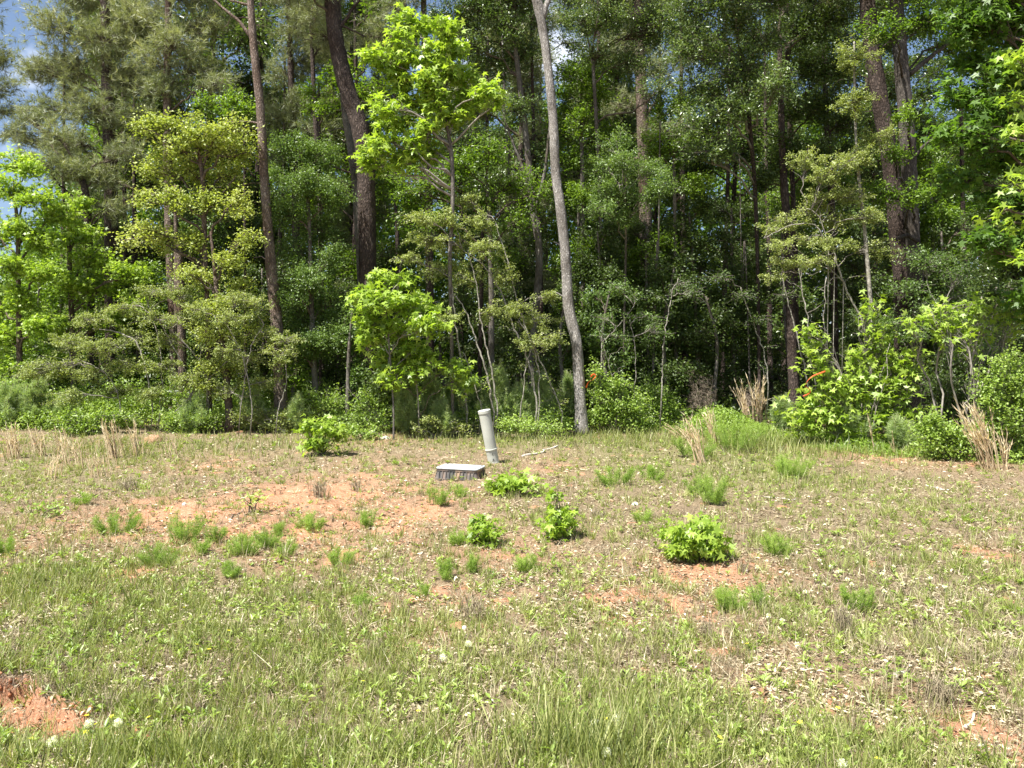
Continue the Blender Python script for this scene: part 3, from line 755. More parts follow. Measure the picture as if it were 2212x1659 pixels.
FG = 'feathery green dog fennel clumps on the bare bank'
fennels = [
 (255, 1155, 92, 58, 'wide feathery green fennel clump, farthest left on the bare clay'), (395, 1168, 72, 66, 'tall feathery fennel clump rising from the edge of the left clay patch'),
 (466, 1172, 40, 50, 'narrow fennel clump just right of the tall one on the left clay'), (600, 1158, 34, 46, 'small thin fennel stem group between the seedling and the round tuft'),
 (672, 1146, 72, 40, 'low round bright fennel tuft below the right clay streak'), (345, 1222, 70, 52, 'pale fennel clump at the top of the green grass on the left'),
 (525, 1200, 70, 55, 'fennel clump in the middle of a low row left of centre'), (578, 1185, 60, 54, 'right end of the low fennel row left of centre'),
 (500, 1245, 60, 35, 'short fennel patch below the low row left of centre'), (735, 1222, 66, 48, 'bushy fennel tuft below the bare clay slope'),
 (800, 1140, 48, 44, 'sparse grey green fennel sprig on clay left of the valve box'), (942, 1093, 50, 50, 'upright fennel tuft just below the valve box'),
 (1000, 1075, 40, 30, 'tiny fennel sprig right below the front corner of the valve box'), (984, 1178, 46, 44, 'light fennel tuft touching the small round sweetgum bush'),
 (966, 1250, 46, 52, 'slim upright fennel below the small round bush'), (1020, 1240, 40, 48, 'thin fennel next to the slim upright one in mid bank'),
 (1140, 1238, 62, 48, 'spreading pale fennel below the cone shaped bush'), (1540, 1092, 62, 78, 'tall bright fennel above the dense round bush'),
 (1510, 1070, 50, 50, 'shorter fennel left beside the tall bright one'), (1675, 1200, 76, 58, 'dark spreading fennel right of the dense round bush'),
 (1578, 1322, 78, 66, 'fennel clump under the dense round bush, left of a pair'), (1642, 1315, 34, 56, 'narrow fennel spike, right one of a pair under the round bush'),
 (1410, 1038, 66, 40, 'dark squat fennel in the green right of the pipe'), (1330, 1050, 80, 46, 'light fennel patch to the left of the dark squat one'),
 (1590, 975, 110, 90, 'broad tall fennel mass below the dead brush'), (1500, 990, 80, 60, 'fennel mass beside the leaning broomsedge'),
 (1700, 1030, 90, 62, 'thin fennel stand left of the bare soil at the right edge of the wood'), (180, 1092, 44, 26, 'little fennel tuft above the left clay patch'),
 (1850, 1320, 60, 70, 'sparse fennel beside the tan broomsedge tuft'), (775, 1310, 50, 35, 'faint fennel sprig in the grass below centre left'),
 (10, 1200, 40, 60, 'yellowish fennel cut by the left edge of the frame'), (1385, 1130, 40, 40, 'thin fennel sprig halfway between cone bush and round bush'),
 (920, 1290, 50, 30, 'pale low fennel in the tan grass below the bushes'), (620, 1200, 44, 40, 'small fennel on the right of the low row'), (430, 1200, 50, 36, 'flat fennel patch under the tall left clump')]
for u, v, w, h, lab in fennels:
    n = max(5, int(w * h / 260)); dd = ground(u, v)[1]
    stem_clump(lab, 'dog_fennel', 'weed', u, v, w, h, min(n, 30), 'fennel', 'green', FG, 120, min(.09, .006 * dd + .012))

def bush(label, u, v, blobs, kind, name='sweetgum_bush', cat='bush', group=None, cov=2.2, size=None, shape=None, stems=5, stemr=.006, bark='brown', tone=None, dd=0, subs=1.4, per=14, needle=None):
    g = ground(u, v); d = g[1] + dd
    root = empty(name, g); tag(root, label, cat, group)
    S, L = Acc(), Acc()
    for b in blobs:
        c, R, d1 = ellipsoid((*b[:4], b[4] if len(b) > 4 else 0), d)
        c[2] = max(c[2], Hs(c[0], c[1]) + R[2] * .5)
        st = g + np.array([rng.normal(0, .03), rng.normal(0, .03), -.02])
        for i in range(max(0, stems - 1)):
            t = c + rng.normal(0, .5, 3) * R; t[2] = max(t[2], g[2] + .05)
            P = twig(g + np.array([rng.normal(0, .04), rng.normal(0, .04), -.02]), t, 7, .05, .03); tube(S, P, np.linspace(stemr, stemr * .4, 7), 5)
        blob(L, S, st, c, R, kind, cov * .6, d1, stemr * 1.3, size, shape, tone, subs, True, per, True)
    S.build('stems', BK[bark], root, True); L.build('foliage', LM[kind if kind in LM else 'shrub'], root)
    return root
bush('dense round bright green sweetgum bush on a bare clay lip', 1505, 1212, [(1505, 1168, 52, 36), (1465, 1172, 26, 28), (1545, 1176, 24, 28), (1518, 1132, 26, 14), (1480, 1142, 20, 14)], 'gum', cov=3.4, size=.085, tone=.55)
bush('cone shaped sweetgum bush between the pipe and the dense round bush', 1213, 1162, [(1212, 1135, 38, 26), (1212, 1105, 25, 22), (1205, 1068, 13, 18)], 'gum', cov=3, size=.085, tone=.15)
bush('small round dark sweetgum bush below the valve box', 1045, 1175, [(1045, 1150, 33, 24), (1040, 1130, 20, 14)], 'gum', cov=3.2, size=.085, tone=.1)
bush('low wide sweetgum bush right beside the valve box', 1100, 1072, [(1075, 1050, 28, 17), (1130, 1045, 26, 17), (1100, 1040, 25, 14)], 'gum', cov=3.0, size=.10, tone=.3)
bush('leafy sweetgum sapling at the wood edge left of the pipe', 690, 985, [(680, 955, 26, 28), (710, 925, 30, 26), (665, 920, 18, 20), (735, 935, 20, 16)], 'gum', cov=2.6, size=.12, tone=.5)
bush('thin seedling with pale leaves and bare stem on the clay', 541, 1108, [(538, 1072, 24, 10), (556, 1076, 14, 8)], 'oak', name='seedling', cat='seedling', cov=1.3, size=.10, shape='narrow', stems=2, stemr=.008, tone=.6)
bush('yellow green leafy weed at the left clay edge', 100, 1120, [(100, 1105, 34, 14)], 'shrub', name='leafy_weed', cat='weed', cov=1.0, size=.06, stems=3, stemr=.004)
bush('small weed with broad leaves below the cone shaped bush', 1210, 1240, [(1205, 1225, 16, 12)], 'shrub', name='leafy_weed', cat='weed', cov=1.4, size=.07, stems=2, stemr=.003, shape='narrow')
bush('upright weed with narrow leaves at the bottom centre', 1270, 1575, [(1270, 1545, 18, 26)], 'shrub', name='leafy_weed', cat='weed', cov=1.4, size=.045, stems=2, stemr=.003, shape='narrow')
bush('leafy willow like weed in the lower middle', 1345, 1470, [(1345, 1448, 26, 20)], 'shrub', name='leafy_weed', cat='weed', cov=1.2, size=.05, stems=3, stemr=.003, shape='narrow')

# broomsedge and dead tufts
def sedge(label, u, v, w, h, n, lean=0., mat='sedge', name='broomsedge', group=None, wid=.0045, spread=.22, droop=0., fluffy=True, cat='dead grass'):
    g = ground(u, v); d = g[1]; Wm, Hm = w / F * d, h / F * d; wid = wid * max(1, d / 6) * (1.5 if fluffy else 1)
    A = Acc()
    for i in range(n):
        b = g + np.array([rng.normal(0, Wm * .18), rng.normal(0, Wm * .15), 0]); b[2] = Hs(b[0], b[1]) - .01
        a = rng.uniform(0, 2 * math.pi); sp = rng.random() * spread; hh = Hm * rng.uniform(.5, 1.05)
        tip = b + np.array([math.cos(a) * sp * Hm + lean * hh, math.sin(a) * sp * Hm, hh * (1 - droop * rng.random())])
        t = np.linspace(0, 1, 6)[:, None]; P = b * (1 - t) + tip * t; P[:, 2] += np.sin(t[:, 0] * math.pi) * Hm * (.10 + droop * .5)
        P += rng.normal(0, .006, P.shape)
        tube(A, P, np.linspace(wid * .55, wid * .25, 6), 3, tone=rng.random() * .8, cap=False)
        if fluffy:
            m = 9; k = rng.integers(2, 6, m)
            D = norm(norm(tip - b)[None] + rng.normal(0, .28, (m, 3)))
            place(A, tpl_needle(.12), P[k], D, norm(rng.normal(0, 1, (m, 3))), rng.uniform(.05, .14, m) * Hm / .8, np.clip(.4 + .6 * rng.random(m), 0, 1))
    o = A.build(name, LM[mat]); 
    tag(o, label, cat, group); return o
SG = 'straw coloured broomsedge clumps'
for s in [('tall bleached broomsedge clump at the left frame edge', 30, 992, 50, 72, 26, -.1), ('thin bleached broomsedge clump second from the left edge', 88, 985, 30, 66, 14, -.1),
          ('single wispy broomsedge stand third from the left edge', 135, 1000, 40, 80, 14, -.15), ('broomsedge fan standing before the low left thicket', 170, 1010, 50, 70, 16, -.25),
          ('dense broomsedge clump in the middle of the left row', 245, 990, 46, 80, 26, -.2), ('broomsedge clump leaning left, right of the dense one', 300, 985, 30, 78, 16, -.12),
          ('low nodding broomsedge stalks in front of the left row', 215, 1030, 90, 60, 22, -.2), ('sparse broomsedge stalks near the ant mound', 375, 990, 70, 40, 10, -.3), ('wispy broomsedge bent over below the left row', 110, 1035, 70, 55, 16, .1),
          ('broomsedge leaning sharply left in the green fennel', 1515, 1000, 30, 100, 26, -.30), ('slim broomsedge standing behind the leaning one', 1545, 960, 20, 75, 14, -.25),
          ('upright broomsedge cluster below the dead brush', 1640, 915, 34, 100, 26, -.05), ('broomsedge left of the upright cluster by the dead brush', 1612, 915, 20, 90, 14, -.2),
          ('big broomsedge sweeping left at the right frame edge', 2140, 1015, 46, 140, 44, -.36), ('outermost broomsedge spike at the right frame edge', 2172, 1015, 16, 90, 12, -.05), ('broomsedge plume rising behind the big sweeping one', 2165, 990, 24, 100, 18, -.25),
          ('single dry stalk before the low right shrub', 1888, 978, 10, 80, 3, -.2), ('short pair of dry stalks beside the low right shrub', 1935, 985, 16, 50, 3, -.2),
          ('low broken broomsedge crossing left beside the green grass', 1480, 950, 60, 40, 10, -1.2)]:
    sedge(s[0], *s[1:6], s[6], group=SG)
TG = 'tufts of dead grass lying on the bank'
for s in [('tan upright tuft of dead grass below the right fennel', 1822, 1370, 60, 70, 60, .0), ('arching bleached tuft of dead grass near the white stick', 2020, 1520, 80, 62, 110, .25), ('dead grass tuft at the right frame edge', 2180, 1425, 60, 30, 60, .1),
          ('brown spiky tuft beside the tall green grass', 812, 1420, 50, 45, 40, 0), ('brown tuft with a dark hollow under it near the lower left', 440, 1600, 60, 48, 70, 0), ('tall brown blade tuft in the lower middle', 1020, 1345, 60, 70, 50, .1),
          ('pale dead tuft on the left clay', 1640, 1130, 1, 1, 1, 0), ('bleached tuft hanging on the clay bank lip', 245, 1530, 50, 30, 60, 0), ('pale curled tuft below the clay bank', 430, 1540, 40, 30, 40, 0),
          ('bleached tuft right of the dense round bush', 1605, 1235, 40, 30, 50, 0), ('low dead tuft above the cone shaped bush', 1290, 1118, 44, 20, 40, 0), ('grey tuft on the left clay patch', 690, 1075, 50, 42, 60, 0),
          ('dead tuft at the upper right of the clay slope', 770, 1060, 40, 24, 40, 0), ('small bleached tuft under the willow like weed', 1350, 1560, 50, 24, 40, .2), ('dead tuft with green tip in the lower right middle', 1345, 1590, 1, 1, 1, 0),
          ('pale dead tuft among the weeds right of centre', 1400, 1420, 44, 30, 40, 0), ('straw tuft in the green on the right', 1530, 1385, 30, 60, 30, 0), ('bleached tuft on the right bare soil', 1985, 1360, 60, 20, 40, 0), ('greyish grass tuft on the left meadow', 275, 1060, 50, 30, 50, 0)]:
    if s[3] > 1: sedge(s[0], *s[1:6], s[6], mat='straw', name='dead_grass_tuft', group=TG, spread=.6, droop=.9, fluffy=False, wid=.0035)

def dead_brush(label, u, v, w, h, n, lean, dd=0):
    g = ground(u, v); d = g[1] + dd; k = d / F; A = Acc()
    for i in range(n):
        b = g + np.array([rng.normal(0, w * k * .22), rng.normal(0, .15), 0]); b[2] = Hs(b[0], b[1]) - .01
        hh = h * k * rng.uniform(.6, 1.05); tip = b + np.array([lean * hh + rng.normal(0, .12), rng.normal(0, .12), hh])
        P = twig(b, tip, 8, 0, .02); tube(A, P, np.linspace(.007, .003, 8), 4, tone=rng.random(), cap=False)
        for j in range(26):
            t = rng.uniform(.3, 1); q = t * 7; ii = min(int(q), 6); s = P[ii] + (P[ii + 1] - P[ii]) * (q - ii)
            a = rng.uniform(0, 2 * math.pi); ln = rng.uniform(.12, .38) * hh * (1.2 - t * .6)
            e = s + np.array([math.cos(a) * ln * .8 - .4 * ln, math.sin(a) * ln * .6, ln * rng.uniform(.2, .8)])
            tw = twig(s, e, 5, .15, .04); tube(A, tw, np.linspace(.0035, .0018, 5), 3, tone=rng.random(), cap=False)
            for m in range(5):
                f = rng.integers(1, 5); e2 = tw[f] + np.array([rng.normal(-.02, .04), rng.normal(0, .04), rng.uniform(0, .07)]); tube(A, np.array([tw[f], e2]), [.002, .0015], 3, tone=rng.random(), cap=False)
    tag(A.build('dead_brush', LM['brush']), label, 'dead weed')
dead_brush('tall grey brown dead weed stand before the dark gap in the wood', 1525, 915, 90, 108, 11, -.12)
dead_brush('lower dead weed stand leaning right beside the big sweetgum bush', 1625, 905, 60, 75, 6, .22)

# flowers
def rose(u, v, h): g = ground(u, v + h); return g, h / F * g[1]
puffs = [(193, 1565, 'dandelion puff left of a pair below the clay bank'), (255, 1565, 'dandelion puff right of a pair below the clay bank'), (112, 1607, 'dandelion puff in the lower left grass corner'), (957, 1422, 'dandelion puff in the middle of the lower grass'),
         (1012, 1393, 'smaller dandelion puff just above the middle one'), (1310, 1627, 'dandelion puff low in the tall grass'), (1285, 1563, 'dandelion puff beside the upright weed'), (1330, 1555, 'grey dandelion puff near the bottom centre'), (1820, 1650, 'dandelion puff cut by the bottom of the frame')]
for u, v, lab in puffs:
    g, hh = rose(u, v, 46 if v > 1500 else 26)
    root = empty('dandelion', g); tag(root, lab, 'seed head', 'dandelion seed heads in the near grass')
    A = Acc(); top = g + np.array([0, 0, hh]); P = twig(g, top, 6, 0, .03); tube(A, P, np.full(6, .0018), 5); A.build('stem', BK['green'], root, True)
    A = Acc(); D = norm(rng.normal(0, 1, (260, 3))); place(A, tpl_needle(.10), np.repeat(top[None], 260, 0) , D, norm(rng.normal(0, 1, (260, 3))), rng.uniform(.014, .020, 260), rng.random(260))
    place(A, TPL['chip'], top + D * .017, norm(rng.normal(0, 1, (260, 3))), D, np.full(260, .008), rng.random(260)); A.build('seed_head', LM['puff'], root)
far_puffs = [(1815, 1235), (1830, 1252), (1850, 1213), (1795, 1225), (1875, 1195), (1760, 1245), (1905, 1240), (1930, 1225), (1948, 1200), (1840, 1265), (1780, 1265), (1950, 1262), (1700, 1240), (1635, 1225), (1990, 1180), (1865, 1170), (2010, 1250), (1820, 1180), (1740, 1280), (2040, 1270), (1690, 1345), (1660, 1335), (1722, 1400), (1600, 1290), (2130, 1215), (2060, 1195), (1910, 1280), (1770, 1210)]
pr = None
for u, v in far_puffs:
    g, hh = rose(u, v, 14)
    if pr is None:
        pr = empty('clover_head', g); A = Acc(); top = g + np.array([0, 0, hh]); tube(A, twig(g, top, 4, 0, .03), np.full(4, .002), 4); A.build('stem', BK['green'], pr, True)
        A = Acc(); D = norm(rng.normal(0, 1, (90, 3))); place(A, TPL['small'], np.repeat(top[None], 90, 0), D, norm(rng.normal(0, 1, (90, 3))), rng.uniform(.014, .022, 90), rng.random(90)); A.build('flower_head', LM['puff'], pr); o = pr
    else:
        o = pr.copy(); C.objects.link(o); o.location = tuple(g); o.rotation_euler = (0, 0, rng.uniform(0, 6))
        for ch in [c for c in pr.children]:
            c2 = ch.copy(); C.objects.link(c2); c2.parent = o
    tag(o, 'small whitish clover head in the grass right of the round bush', 'flower', 'whitish clover heads on the right of the bank')
yel = [(187, 1552), (245, 1545), (183, 1575), (215, 1568), (330, 1555), (415, 1402), (450, 1412), (395, 1318), (490, 1370), (60, 1600), (780, 1475), (1620, 1400), (1808, 1532), (1895, 1645), (1735, 1562), (1310, 1555), (760, 1745), (830, 1688), (1795, 1510), (905, 1540), (1540, 1590)]
pr = None
for u, v in yel:
    if v > 1650: continue
    g, hh = rose(u, v, 30 if v > 1450 else 18)
    if pr is None:
        pr = empty('yellow_flower', g); A = Acc(); top = g + np.array([0, 0, hh]); tube(A, twig(g, top, 4, 0, .03), np.full(4, .0015), 4); A.build('stem', BK['green'], pr, True)
        a = np.arange(5) * 2 * math.pi / 5; A = Acc(); D = np.stack([np.cos(a), np.sin(a), np.full(5, .35)], 1); place(A, TPL['small'], np.repeat(top[None], 5, 0), D, np.repeat(np.array([[0, 0, 1.]]), 5, 0), np.full(5, .016), rng.random(5)); A.build('petals', LM['yellow'], pr); o = pr
    else:
        o = pr.copy(); C.objects.link(o); o.location = tuple(g); o.rotation_euler = (rng.uniform(0, .5), 0, rng.uniform(0, 6))
        for ch in [c for c in pr.children]:
            c2 = ch.copy(); C.objects.link(c2); c2.parent = o
    tag(o, 'tiny yellow five petalled flower low in the near grass', 'flower', 'tiny yellow flowers in the near grass')

# sticks, stones, ant mound
WOODM = plain_mat('bleached_wood', [(.22, .19, .16), (.50, .46, .40), (.66, .62, .55)], 18, .85, .004)
WOODB = plain_mat('brown_wood', [(.07, .05, .035), (.20, .14, .10), (.32, .25, .18)], 22, .9, .004)
def stick(label, a, b, r, mat=WOODM, name='stick', bow=.05, lift=.5, cat='stick'):
    A = Acc(); p, q = ground(*a), ground(*b); P = twig(p, q, 9, 0, .03)
    P[:, 2] = H(P[:, 0], P[:, 1]) + r * lift + .004; P[-1, 2] += .015
    tube(A, P, np.linspace(r, r * .6, 9), 7, .25); tag(A.build(name, mat, None, True), label, cat)
stick('short thick bleached stick lying on the bare soil at lower right', (1932, 1470), (1962, 1456), .018)
stick('thin grey stick on the soil above the tan slope', (1195, 1298), (1240, 1302), .012)
stick('crossed brown twig, lower of a pair under the round bush', (1328, 1268), (1392, 1242), .007, WOODB)
stick('crossed grey twig, upper of a pair under the round bush', (1300, 1252), (1405, 1236), .005)
stick('pale wooden stake lying in the grass right of the pipe', (1128, 988), (1205, 966), .022, WOODM, 'wooden_stake', cat='stake')
stick('splinter of grey wood near the lower right corner', (2085, 1575), (2104, 1555), .010)
stick('bleached twig lying on the grass at the left frame edge', (0, 1405), (62, 1398), .006)
stick('curved dead root along the lip of the clay bank', (112, 1542), (205, 1522), .007, WOODB, 'root', cat='root')
stick('small dead stick across the brown grass at lower left', (470, 1540), (555, 1522), .006)
stick('brown stub of root on the left clay patch', (530, 1118), (545, 1098), .014, WOODB, 'root', cat='root')
stick('brown root piece on the meadow left of the clay slope', (452, 1018), (456, 1006), .022, WOODB, 'root', cat='root')
stick('dark root across the clay beside the seedling', (500, 1122), (525, 1104), .012, WOODB, 'root', cat='root')
stick('thin dry stick on the grass right of the bank', (1650, 1075), (1720, 1082), .009)
stick('bleached stick in the litter near the right wood edge', (2000, 1050), (2050, 1062), .012)
def stone(label, u, v, w, h, mat, name='stone', cat='stone'):
    g = ground(u, v); d = g[1]; k = d / F; n1, n2 = 12, 18
    th = np.linspace(.02, math.pi * .62, n1); ph = np.linspace(0, 2 * math.pi, n2, endpoint=False)
    rings = [np.stack([np.sin(t) * np.cos(ph) * w * k / 2, np.sin(t) * np.sin(ph) * w * k / 2.4, np.full(n2, math.cos(t) * h * k)], 1) for t in th[::-1]]
    V, T = loft(rings); nn = .75 + .5 * fbm(V[:, 0] * 9 / (w * k) + u, V[:, 1] * 9 / (w * k) + V[:, 2] * 5 / (h * k), 5, 3)
    V = V * nn[:, None] + g; o = build(name, V, T, mat, None, None, True); tag(o, label, cat)
MOUND = plain_mat('ant_mound_soil', [(.20, .11, .06), (.34, .21, .12), (.42, .27, .17)], 40, .95, .02)
STONE = plain_mat('pale_stone', [(.45, .41, .37), (.72, .69, .64)], 30, .8, .004)
stone('low rounded tan ant mound at the wood edge on the left', 333, 955, 40, 16, MOUND, 'ant_mound', 'ant mound')
stone('small whitish stone on the tan slope in the middle', 1003, 1362, 13, 9, STONE)
stone('flat pale stone at the wood edge left of the young pines', 830, 948, 26, 6, STONE)
stone('pale stone lying in litter above the round bush', 1372, 1092, 16, 7, STONE)
stone('flat white flake of stone on the right slope', 2030, 1402, 30, 4, STONE)
stone('pale stone in the leaf litter right of the dense bush', 1610, 1235, 14, 6, STONE)
stone('tiny white stone on the far left soil', 398, 1092, 9, 6, STONE)
stone('white fleck of stone near the lower right corner', 2118, 1612, 18, 6, STONE)
# clods along the clay bank lip
A = Acc()
for i in range(260):
    xx = rng.uniform(-3.9, -1.6); e = float(np.interp(xx, EX, EY_)); yy = e - rng.uniform(.0, .22)
    r = rng.uniform(.006, .022); V = norm(rng.normal(0, 1, (14, 3)))
    ph = np.linspace(0, 2 * math.pi, 7, endpoint=False); rings = [np.stack([np.cos(ph) * q, np.sin(ph) * q, np.full(7, zz)], 1) * r * rng.uniform(.75, 1.25, (7, 1)) for q, zz in ((.6, -.7), (1, -.1), (.8, .5), (.3, .8))]
    V, T = loft(rings); A.add(V + [xx, yy, Hs(xx, yy) + r * .2], T, np.full(len(V), rng.random()))
CLOD = plain_mat('clay_clod', [(.30, .12, .06), (.50, .24, .13)], 30, .95, .01)
tag(A.build('clay_crumbs', CLOD), 'crumbled clay lumps below the washed out lip', 'ground cover', kind='stuff')

# ------------------------------------------------------------------ the wood: front trees, one by one
tree('pine with sunlit reddish flaking trunk, left of the big dark pine', 17.6,
     [(607, 885, 29), (603, 780, 26), (597, 690, 25), (585, 570, 23), (577, 470, 20), (570, 370, 19), (562, 230, 18), (550, 120, 17), (541, 0, 15), (533, -180, 13), (525, -420, 9)],
     [(540, -330, 150, 70), (470, -420, 110, 70), (600, -430, 120, 70), (530, -540, 120, 70)], 'pine', 'red', name='pine_tree', limbs=[[(545, 88, 8), (520, 50, 7), (480, 15, 5), (440, -20, 4)], [(570, 268, 5), (520, 262, 4), (470, 268, 3)], [(543, 12, 6), (500, 2, 4), (470, -14, 3)], [(583, 415, 4), (560, 395, 3), (530, 400, 2)]], stub=9, cov=1.0, size=.17, per=9)
tree('big dark pine with a bent trunk, thickest on the left half', 18.4,
     [(798, 880, 38), (795, 700, 37), (794, 560, 37), (792, 440, 38), (788, 340, 38), (776, 270, 38), (752, 200, 36), (732, 120, 34), (720, 40, 32), (715, -60, 30), (712, -300, 20)],
     [(620, -40, 90, 60, -.6), (690, -230, 150, 80), (800, -330, 150, 80), (650, -420, 140, 80), (830, -60, 70, 45, .5)], 'pine', 'dark', name='pine_tree', seg=20, limbs=[[(722, 70, 9), (745, 45, 8), (765, 15, 6), (790, -20, 4)], [(735, 55, 6), (760, 65, 4), (790, 80, 3)]], stub=6, cov=1.0, size=.17, per=9)
tree('thin grey pine right behind the bend of the big dark pine', 19.5, [(785, 800, 16), (778, 560, 17), (768, 400, 17), (755, 300, 16), (745, 240, 15), (735, 100, 12), (730, -60, 9)], [(700, 80, 60, 40), (760, -60, 70, 50)], 'pine', 'grey', name='pine_tree', cov=.7, size=.17, per=9, limbs=[[(752, 285, 4), (735, 278, 3), (715, 282, 2)]])
tree('pale furrowed trunk standing free at the wood edge right of the pipe', 16.7,
     [(1257, 940, 28), (1255, 900, 24), (1251, 830, 24), (1245, 740, 23), (1228, 660, 23), (1222, 560, 22), (1212, 460, 21), (1200, 370, 20), (1195, 260, 19), (1182, 130, 18), (1170, 50, 19), (1158, -10, 22), (1140, -120, 20), (1120, -300, 12)],
     [(1080, -230, 110, 60), (1180, -330, 140, 70), (1080, -420, 120, 60)], 'mid', 'light', name='pale_trunk_tree', seg=22, cov=1.0, rough=.14, limbs=[[(1170, 45, 14), (1185, 0, 12), (1205, -80, 9)], [(1240, 668, 3), (1220, 642, 3), (1190, 628, 2)], [(1218, 548, 4), (1207, 528, 3), (1196, 522, 2)]])
tree('dark fissured pine, left one of the twin trunks at right', 17.6, [(1950, 640, 36), (1943, 540, 36), (1932, 440, 35), (1920, 330, 33), (1903, 230, 34), (1888, 130, 32), (1876, 30, 32), (1866, -100, 26), (1850, -330, 14)],
     [(1780, -60, 90, 50), (1850, -200, 140, 70), (1760, -330, 130, 70), (1950, -340, 120, 70)], 'pine', 'dark', name='pine_tree', seg=18, cov=1.0, size=.17, per=9, stub=4)
tree('grey barked tree, right one of the twin trunks at right', 17.2, [(1982, 660, 32), (1974, 560, 30), (1968, 450, 30), (1962, 330, 31), (1955, 230, 30), (1946, 130, 29), (1938, 30, 28), (1930, -100, 24), (1925, -260, 14)],
     [(1900, 60, 50, 30, -1.3), (1960, 250, 34, 26, -1.2), (1900, 420, 44, 30, -1.2), (1985, 420, 40, 34, -1.3), (1930, 330, 36, 20, -1.2), (2020, 40, 70, 50), (1960, -60, 90, 60), (2030, -180, 120, 70), (1920, -230, 110, 70), (2080, 100, 60, 50, .8)], 'mid', 'shade', name='grey_tree', seg=18, cov=1.3, limbbark='shade', limbs=[[(1965, 160, 12), (2000, 130, 10), (2040, 100, 8), (2080, 60, 5)], [(1970, 350, 7), (1990, 320, 6), (2015, 300, 4)], [(1985, 525, 9, -.3), (1960, 508, 9, -.4), (1935, 518, 8, -.5)]])
tree('slender whitish stem rising behind the big sweetgum bush', 15.8, [(1882, 700, 9), (1878, 620, 9), (1868, 500, 8), (1857, 400, 7), (1850, 320, 6), (1846, 200, 5), (1845, 90, 4)], [(1850, 120, 50, 40), (1840, 220, 50, 40), (1900, 300, 50, 30)], 'haw', 'pale', name='slender_tree', cov=.8)

# pines at the upper left
PG = 'tall pines behind the left thicket'
tree('big pine with the widest grey green crown, upper left against the sky', 21., [(240, 700, 24), (240, 560, 27), (240, 420, 28), (236, 300, 26), (232, 200, 24), (228, 60, 20), (225, -120, 16), (222, -330, 8)],
     [(110, 60, 66, 42), (70, 150, 62, 34), (150, 150, 60, 45), (220, 90, 75, 55), (300, 40, 65, 50), (170, -20, 85, 50), (280, -60, 90, 50), (90, 240, 60, 30), (190, 235, 75, 42), (290, 170, 65, 46), (300, 260, 50, 34), (55, 300, 50, 26), (160, 310, 60, 35), (230, -200, 120, 70), (240, -330, 90, 60), (120, -90, 60, 40)],
     'pine', 'dark', name='pine_tree', cov=1.05, size=.20, per=13, seg=14, limbs=[[(240, 385, 8), (290, 410, 7), (340, 425, 5), (375, 465, 4)], [(240, 350, 6), (270, 345, 4), (300, 360, 3)]], group=None)
tree('pine with forked low boughs and narrow dark trunk at the far left', 20., [(197, 800, 14), (196, 620, 15), (192, 520, 15), (186, 430, 16), (180, 390, 13)],
     [(150, 370, 62, 34), (90, 350, 50, 26), (220, 385, 50, 28), (60, 255, 45, 24, .5), (240, 450, 40, 26), (120, 290, 50, 28), (270, 330, 45, 30)], 'pine', 'dark', name='pine_tree', cov=1.1, size=.19, per=12, limbs=[[(190, 450, 6), (165, 430, 5), (130, 400, 4), (105, 370, 3)], [(192, 500, 5), (215, 470, 4), (240, 455, 3)], [(186, 400, 6), (170, 385, 5), (160, 378, 3)]])
tree('pine behind the pale oak, trunk showing under its crown', 19.5, [(378, 760, 22), (373, 640, 22), (368, 520, 21), (364, 420, 20), (362, 300, 18), (362, 150, 16), (365, -60, 12)],
     [(370, 90, 62, 44), (420, 150, 55, 36), (350, 190, 55, 34), (440, 60, 60, 45), (390, -10, 80, 50), (470, 180, 50, 34), (380, -140, 110, 60), (330, 130, 50, 34)], 'pine', 'pine', name='pine_tree', cov=1.0, size=.19, per=12, limbs=[[(370, 470, 8), (382, 430, 6), (392, 405, 4)]], stub=8)
tree('crowded brownish pine between the two tall left trunks', 21.5, [(640, 760, 16), (640, 500, 17), (635, 300, 15), (628, 150, 13), (622, -30, 10)],
     [(640, 60, 50, 45), (620, 160, 50, 40), (660, 130, 45, 40), (600, 250, 45, 40), (650, 230, 40, 40), (610, -20, 60, 40), (670, 20, 45, 40), (630, -120, 90, 50), (600, 330, 40, 35)], 'pine', 'dark', name='pine_tree', cov=1.0, size=.19, per=12, stub=8, tone=.3)
tree('second thin pine beside the crowded brownish one', 20.5, [(695, 760, 12), (692, 400, 12), (684, 300, 11), (676, 150, 9), (672, 40, 7)], [(690, 30, 40, 35), (660, 280, 34, 36), (700, 100, 40, 34), (690, -60, 70, 50)], 'pine', 'dark', name='pine_tree', cov=.8, size=.18, per=12, stub=6)
tree('pine with thin crown cut by the left frame edge', 23., [(-40, 700, 18), (-40, 300, 16), (-38, 60, 10)], [(10, 130, 30, 26), (0, 190, 40, 26), (20, 240, 40, 22), (-60, 100, 70, 60), (-50, 0, 60, 50), (30, 290, 30, 20)], 'pine', 'dark', name='pine_tree', cov=.55, size=.2, per=12)
tree('tall pine half hidden behind the centre oak crowns', 22., [(1395, 760, 28), (1395, 500, 28), (1390, 330, 26), (1385, 200, 24), (1380, 60, 20), (1375, -100, 14)], [(1350, 100, 60, 40), (1430, 150, 60, 40), (1380, 10, 90, 50), (1440, 280, 50, 30), (1340, 230, 50, 30), (1390, -120, 120, 70)], 'pine', 'pine', name='pine_tree', cov=.8, size=.19, per=11, limbs=[[(1392, 340, 9), (1360, 345, 8), (1320, 350, 6)], [(1395, 250, 8), (1420, 215, 6), (1445, 180, 4)]], stub=8)
